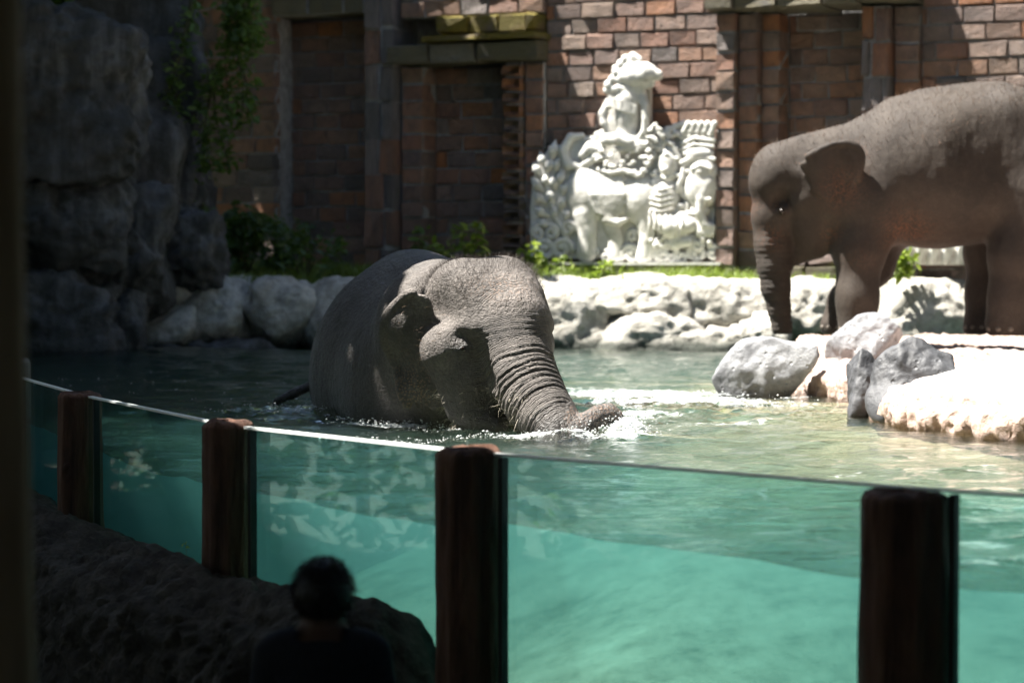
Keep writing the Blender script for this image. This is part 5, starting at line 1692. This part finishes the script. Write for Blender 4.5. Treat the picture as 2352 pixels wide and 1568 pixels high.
def make_sky_screen(label, a, b, seed):  # unseen leaf rows added to block low sky light
    rng = np.random.default_rng(seed)
    root = empty('sky_screen', ((a[0] + b[0]) / 2, (a[1] + b[1]) / 2, -0.95))
    tag(root, label, 'sky_screen', 'leaf screens added round the visitor side')
    o0 = np.array(root.location)
    n = 30000
    t = rng.random((n, 1))
    p = np.array([*a, 0.0]) * (1 - t) + np.array([*b, 0.0]) * t + np.stack([rng.normal(0, 0.4, n), rng.normal(0, 0.4, n), rng.random(n) * 5.6 - 0.95], 1)
    stems = [[np.array([*a, -0.95]) * (1 - q) + np.array([*b, -0.95]) * q - o0, np.array([*a, 4.2]) * (1 - q) + np.array([*b, 4.2]) * q - o0] for q in np.linspace(0.02, 0.98, 14)]
    link('stems', stem_mesh('stems', stems, 0.05, 0.02), M['bark'], root)['kind'] = 'stuff'
    link('leaves', leaf_mesh('leaves', p - o0, 0.17, seed, aspect=0.6), M['shrub'], root)['kind'] = 'stuff'


make_sky_screen('leaf screen added to block sky along the cliff side of the visitor floor', (-7.2, -7.0), (-7.4, 19.0), 51)
make_sky_screen('leaf screen added to block sky at the far side of the visitor floor', (7.0, -7.0), (7.4, 8.5), 52)


# ================================================================== VISITOR SIDE: POLE, SHELTER, CHILD
def make_shelter():
    q = NT('pole_wood')
    g = q.noise(q.obj((8, 8, 0.8)), 2.5, 6)
    wood = q.pbr(q.ramp(g, [(0.3, (0.10, 0.065, 0.035)), (0.7, (0.24, 0.18, 0.11))]), 0.8, q.bump(g, 0.5, 0.02))
    zs = np.linspace(0, 1, 60); th = np.linspace(0, 2 * np.pi, 28, endpoint=False)
    Z, T = np.meshgrid(zs * 3.55, th, indexing='ij')
    P = np.stack([np.cos(T), np.sin(T), Z * 1.3], -1)
    r = 0.072 * (1 + 0.07 * fbm(P, 3, 141))
    V = np.stack([r * np.cos(T) + 0.010 * np.sin(Z * 2.2), r * np.sin(T), Z], -1).reshape(-1, 3)
    ids = np.arange(V.shape[0]).reshape(60, 28)
    F = np.stack([ids[:-1], np.roll(ids[:-1], -1, 1), np.roll(ids[1:], -1, 1), ids[1:]], -1).reshape(-1, 4)
    pole = link('shelter_pole', mesh('shelter_pole', V, F), wood)
    pole.location = (-0.752, 3.4, FLOOR_Z)
    tag(pole, 'round blurred wooden pole standing on the visitor floor', 'pole', 'shelter poles')
    for (x, y, w) in ((-3.6, 5.2, 'beside the far end of the ledge'), (2.9, 2.4, 'near the thick dark log post'), (-3.4, -2.6, 'at one end of the added back wall'), (2.9, -2.6, 'at the other end of the added back wall')):
        o = bpy.data.objects.new('shelter_pole', pole.data); COL.objects.link(o); o.location = (x, y, FLOOR_Z)
        tag(o, 'round wooden shelter pole ' + w, 'pole', 'shelter poles')
    # roof: thatch sheet whose edge follows the glass, carried by rafters
    q = NT('thatch')
    g = q.noise(q.obj((1, 8, 1)), 5, 6)
    th_m = q.pbr(q.ramp(g, [(0.3, (0.06, 0.045, 0.025)), (0.7, (0.16, 0.12, 0.07))]), 0.95, q.bump(g, 0.8, 0.04))
    root = empty('shelter_roof', (-0.5, 2.5, 2.6))
    tag(root, 'thatched roof sheltering the visitors beside the pool', 'roof')
    edge = [(-6.5, 15.0), (-4.6, 14.2), (-3.22, 11.15), (-2.75, 10.0), (-2.3, 9.0), (-1.45, 7.80), (-0.72, 7.32), (-0.02, 6.72), (0.6, 6.15), (1.35, 5.65), (2.8, 4.8), (6.0, 3.6)]
    V = []
    for (x, y) in edge:
        V += [(x + 0.5, y - 2.5, 0.0), (x + 0.5, y - 2.5, 0.16), (x + 0.5, -7.5, 0.5), (x + 0.5, -7.5, 0.66)]
    F = []
    for i in range(len(edge) - 1):
        a, b = i * 4, i * 4 + 4
        F += [(a, b, b + 1, a + 1), (a + 1, b + 1, b + 3, a + 3), (a + 2, a + 3, b + 3, b + 2), (a, a + 2, b + 2, b)]
    F += [(0, 1, 3, 2), (44, 46, 47, 45)]
    link('thatch', mesh('thatch', V, F, False), th_m, root)
    for x in (-3.5, -2.0, -0.3, 1.2, 2.8):
        yb = np.interp(x, [e[0] for e in edge], [e[1] for e in edge]) - 0.3
        o = link('rafter', stem_mesh('rafter', [[(0, 0, 0), (0, (-4.8 - yb), 0.34)]], 0.045, 0.045), wood, root)
        o.location = (x + 0.5, yb - 2.5, -0.03)


def make_child():
    Yc = 6.25
    hc = at(742, 1368, Yc)                     # middle of the head
    x0, y0 = hc.x, hc.y
    s = Sculpt((x0 - 0.34, y0 - 0.24, FLOOR_Z - 0.01), (x0 + 0.34, y0 + 0.30, 0.2), 0.0095)
    KH = (hc.z - FLOOR_Z) / 0.998
    z = lambda h: FLOOR_Z + h * KH             # height above the floor, child about 1 m
    # head
    s.ball((x0, y0, hc.z + 0.012), (0.066, 0.080, 0.078), 0.01)
    s.ball((x0, y0 + 0.018, hc.z - 0.035), (0.052, 0.060, 0.060), 0.03)
    s.cone((x0, y0 + 0.088, hc.z - 0.006), (x0, y0 + 0.097, hc.z - 0.024), 0.008, 0.011, 0.012)      # nose
    for sg in (-1, 1):
        s.ball((x0 + sg * 0.068, y0 + 0.002, hc.z - 0.012), (0.012, 0.020, 0.026), 0.008)           # ears
        s.ball((x0 + sg * 0.028, y0 + 0.080, hc.z + 0.004), (0.013, 0.012, 0.009), 0.006, sub=True)
    s.cone((x0 - 0.018, y0 + 0.082, hc.z - 0.046), (x0 + 0.018, y0 + 0.082, hc.z - 0.046), 0.008, 0.008, 0.006)
    s.cone((x0, y0 - 0.006, hc.z - 0.05), (x0, y0 - 0.016, z(0.86)), 0.037, 0.042, 0.03)
    # torso
    s.cone((x0 - 0.10, y0 - 0.016, z(0.845)), (x0 + 0.10, y0 - 0.016, z(0.845)), 0.047, 0.047, 0.05)
    s.chain([(x0, y0 - 0.012, z(0.80)), (x0, y0, z(0.68)), (x0, y0, z(0.56)), (x0, y0 - 0.005, z(0.49))], [0.088, 0.082, 0.080, 0.088], 0.06, sc=(1.28, 0.85, 1))
    for sg in (-1, 1):
        # arms resting forward on the ledge side
        sh, el, wr = (x0 + sg * 0.132, y0 - 0.014, z(0.838)), (x0 + sg * 0.165, y0 - 0.01, z(0.66)), (x0 + sg * 0.155, y0 + 0.10, z(0.54))
        s.chain([sh, el, wr], [0.038, 0.029, 0.020], 0.02)
        palm = (x0 + sg * 0.150, y0 + 0.128, z(0.508))
        s.cone(wr, palm, 0.019, 0.022, 0.012, sc=(0.75, 1, 1))
        for k, (dy, L) in enumerate([(-0.018, 0.036), (-0.006, 0.042), (0.006, 0.045), (0.018, 0.040)]):
            p0 = np.array(palm) + np.array((0, dy * 0.9 + 0.006, -0.012)); p1 = p0 + np.array((-sg * 0.003, 0.008, -L * 0.6)); p2 = p1 + np.array((-sg * 0.010, 0.004, -L * 0.45))
            s.chain([p0, p1, p2], [0.0068, 0.0062, 0.0052], 0.003)
        t0 = np.array(palm) + np.array((-sg * 0.006, 0.018, 0.006)); s.chain([t0, t0 + np.array((-sg * 0.006, 0.016, -0.012)), t0 + np.array((-sg * 0.008, 0.022, -0.03))], [0.008, 0.007, 0.006], 0.004)
        hip, kn, an = (x0 + sg * 0.058, y0 - 0.004, z(0.49)), (x0 + sg * 0.066, y0 + 0.006, z(0.27)), (x0 + sg * 0.068, y0 - 0.012, z(0.055))
        s.chain([hip, kn, an], [0.068, 0.044, 0.028], 0.03)
        s.cone((an[0], an[1] - 0.012, z(0.03)), (an[0] + sg * 0.012, an[1] + 0.10, z(0.022)), 0.03, 0.024, 0.02)
    me = s.surface('body')
    V = coords(me); N = normals(me)
    root = empty('person', (x0, y0, FLOOR_Z))
    tag(root, 'small child in a dark shirt seen from behind, watching the elephant at the glass', 'person')
    rel(me, root.location)
    link('body', me, NT('skin').pbr((0.085, 0.043, 0.028), 0.6, None, 0.3), root)
    W = coords(me); H = W[:, 2] / KH

    def clothing(name, mask, off, mat):
        f = np.empty(len(me.polygons) * 4, dtype=np.int32); me.polygons.foreach_get('vertices', f); f = f.reshape(-1, 4)
        keep = mask[f].all(1)
        used = np.unique(f[keep]); mp = -np.ones(len(W), int); mp[used] = np.arange(len(used))
        o = link(name, mesh(name, (W + N * off)[used], mp[f[keep]]), mat, root)
        md = o.modifiers.new('cloth', 'SOLIDIFY'); md.thickness = 0.003
        return o
    ax = np.abs(W[:, 0]); fwd = W[:, 1]
    q = NT('navy_cotton'); n = q.noise(q.obj(), 60, 4); shirt = q.pbr(q.ramp(n, [(0.3, (0.005, 0.006, 0.010)), (0.7, (0.010, 0.012, 0.019))]), 0.95)
    clothing('shirt', (H < 0.91) & ~((ax < 0.052) & (H > 0.885)) & (H > 0.455) & ~((ax > 0.12) & (H < 0.70)), 0.010, shirt)
    clothing('shorts', (H < 0.49) & (H > 0.24) & (ax < 0.135) & (fwd < 0.09), 0.009, NT('dark_shorts').pbr((0.02, 0.02, 0.022), 0.95))
    clothing('shoes', (H < 0.065), 0.004, NT('shoe').pbr((0.03, 0.03, 0.03), 0.6))
    hz = 0.998
    hairm = (H > hz - 0.052) & ((fwd < 0.045) | (H > hz + 0.045)) & ~((H < hz + 0.02) & (fwd > 0.02) & (ax > 0.02)) & ~((H < hz - 0.02) & (fwd > -0.02)) & (ax < 0.074)
    hr = clothing('hair', hairm, 0.009, NT('black_hair').pbr((0.008, 0.006, 0.005), 0.55))
    r0, d0 = sample_surface(W + N * 0.010, N, hairm, 2600, 8)
    link('hair_strands', hair_mesh('hair_strands', r0, d0 * 0.6 + np.array([0.1, -0.2, -0.1]), 0.016, 0.0009, 8, 0.6), NT('black_strand').pbr((0.008, 0.006, 0.005), 0.5), hr)['kind'] = 'stuff'
    eye = NT('child_eye').pbr((0.02, 0.012, 0.008), 0.1)
    for sg in (-1, 1):
        m2 = bpy.data.meshes.new('eye'); bm = bmesh.new(); bmesh.ops.create_uvsphere(bm, u_segments=12, v_segments=8, radius=0.010); bm.to_mesh(m2); bm.free()
        o = link('eye', m2, eye, root); o.location = (sg * 0.028, 0.072, hc.z - FLOOR_Z + 0.004)


def make_sky_block_wall():  # unseen wall added to keep sky light off the visitor side
    q = NT('block_wall_plaster'); n = q.noise(q.obj(), 2, 6)
    m = q.pbr(q.ramp(n, [(0.3, (0.05, 0.04, 0.03)), (0.7, (0.10, 0.08, 0.06))]), 0.95)
    o = link('sky_block_wall', box_mesh('sky_block_wall', 7.5, 0.12, 2.1), m); o.location = (-0.3, -7.2, 1.14)
    tag(o, 'dark unseen wall added behind the visitors to block sky', 'wall')


make_shelter()
make_sky_block_wall()
make_child()


# ================================================================== SPRAY AND GLINT DROPS
def make_spray_glints():
    rng = np.random.default_rng(21)
    q = NT('water_drop')
    fr = q.n('Fresnel', {'IOR': 1.33}).outputs[0]
    gl = q.n('BsdfGlossy', {'Roughness': 0.05}); df = q.n('BsdfDiffuse', {'Color': (0.85, 0.88, 0.88, 1)}); tr = q.n('BsdfTransparent', {'Color': (0.95, 0.97, 0.97, 1)})
    a = q.n('MixShader', {0: 0.55, 1: tr.outputs[0], 2: df.outputs[0]}); b = q.n('MixShader', {0: fr, 1: a.outputs[0], 2: gl.outputs[0]})
    q.t.links.new(b.outputs[0], q.out.inputs[0])
    D, F = ico(1)
    srcs = [(-0.62, 12.58, 0.28, 0.08, 500, 0.035), (0.55, 11.64, 0.14, 0.07, 420, 0.07), (-0.3, 11.55, 0.5, 0.10, 260, 0.012), (-2.3, 17.5, 1.6, 2.2, 260, 0.01), (-0.55, 12.80, 0.32, 0.09, 420, 0.05), (-1.0, 13.3, 0.32, 0.16, 300, 0.06), (0.10, 11.60, 0.36, 0.06, 160, 0.02), (0.50, 11.60, 0.20, 0.08, 300, 0.05), (0.95, 14.3, 0.6, 0.28, 420, 0.05), (1.45, 14.1, 0.4, 0.2, 160, 0.04), (-0.3, 12.1, 0.2, 0.08, 120, 0.02), (-1.35, 13.5, 0.4, 0.25, 160, 0.04)]  # low wide sources are drops added for sparkle on open water
    Vs, Fs = [], []
    k = 0
    for (cx, cy, rx, ry, n, hh) in srcs:
        x = cx + rng.normal(0, rx * 0.55, n); y = cy + rng.normal(0, ry * 0.6, n)
        z = water_height(x, y) + hh * rng.random(n) ** 3
        r = 0.0015 + 0.0055 * rng.random(n) ** 4
        for i in range(n):
            Vs.append(D * (r[i] * np.array([1.3, 1, 0.8])) + np.array([x[i], y[i], z[i]])); Fs.append(F + k); k += len(D)
    o = link('spray_glints', mesh('spray_glints', np.concatenate(Vs), np.concatenate(Fs)), q.m)
    tag(o, 'white spray round the bathing elephant, and drops added as water glints', 'spray', kind='stuff')


make_spray_glints()
for o in bpy.data.objects:
    if o.name.split('.')[0] == 'hair': o['kind'] = 'stuff'      # loose strands, plus the child's solid hair cap
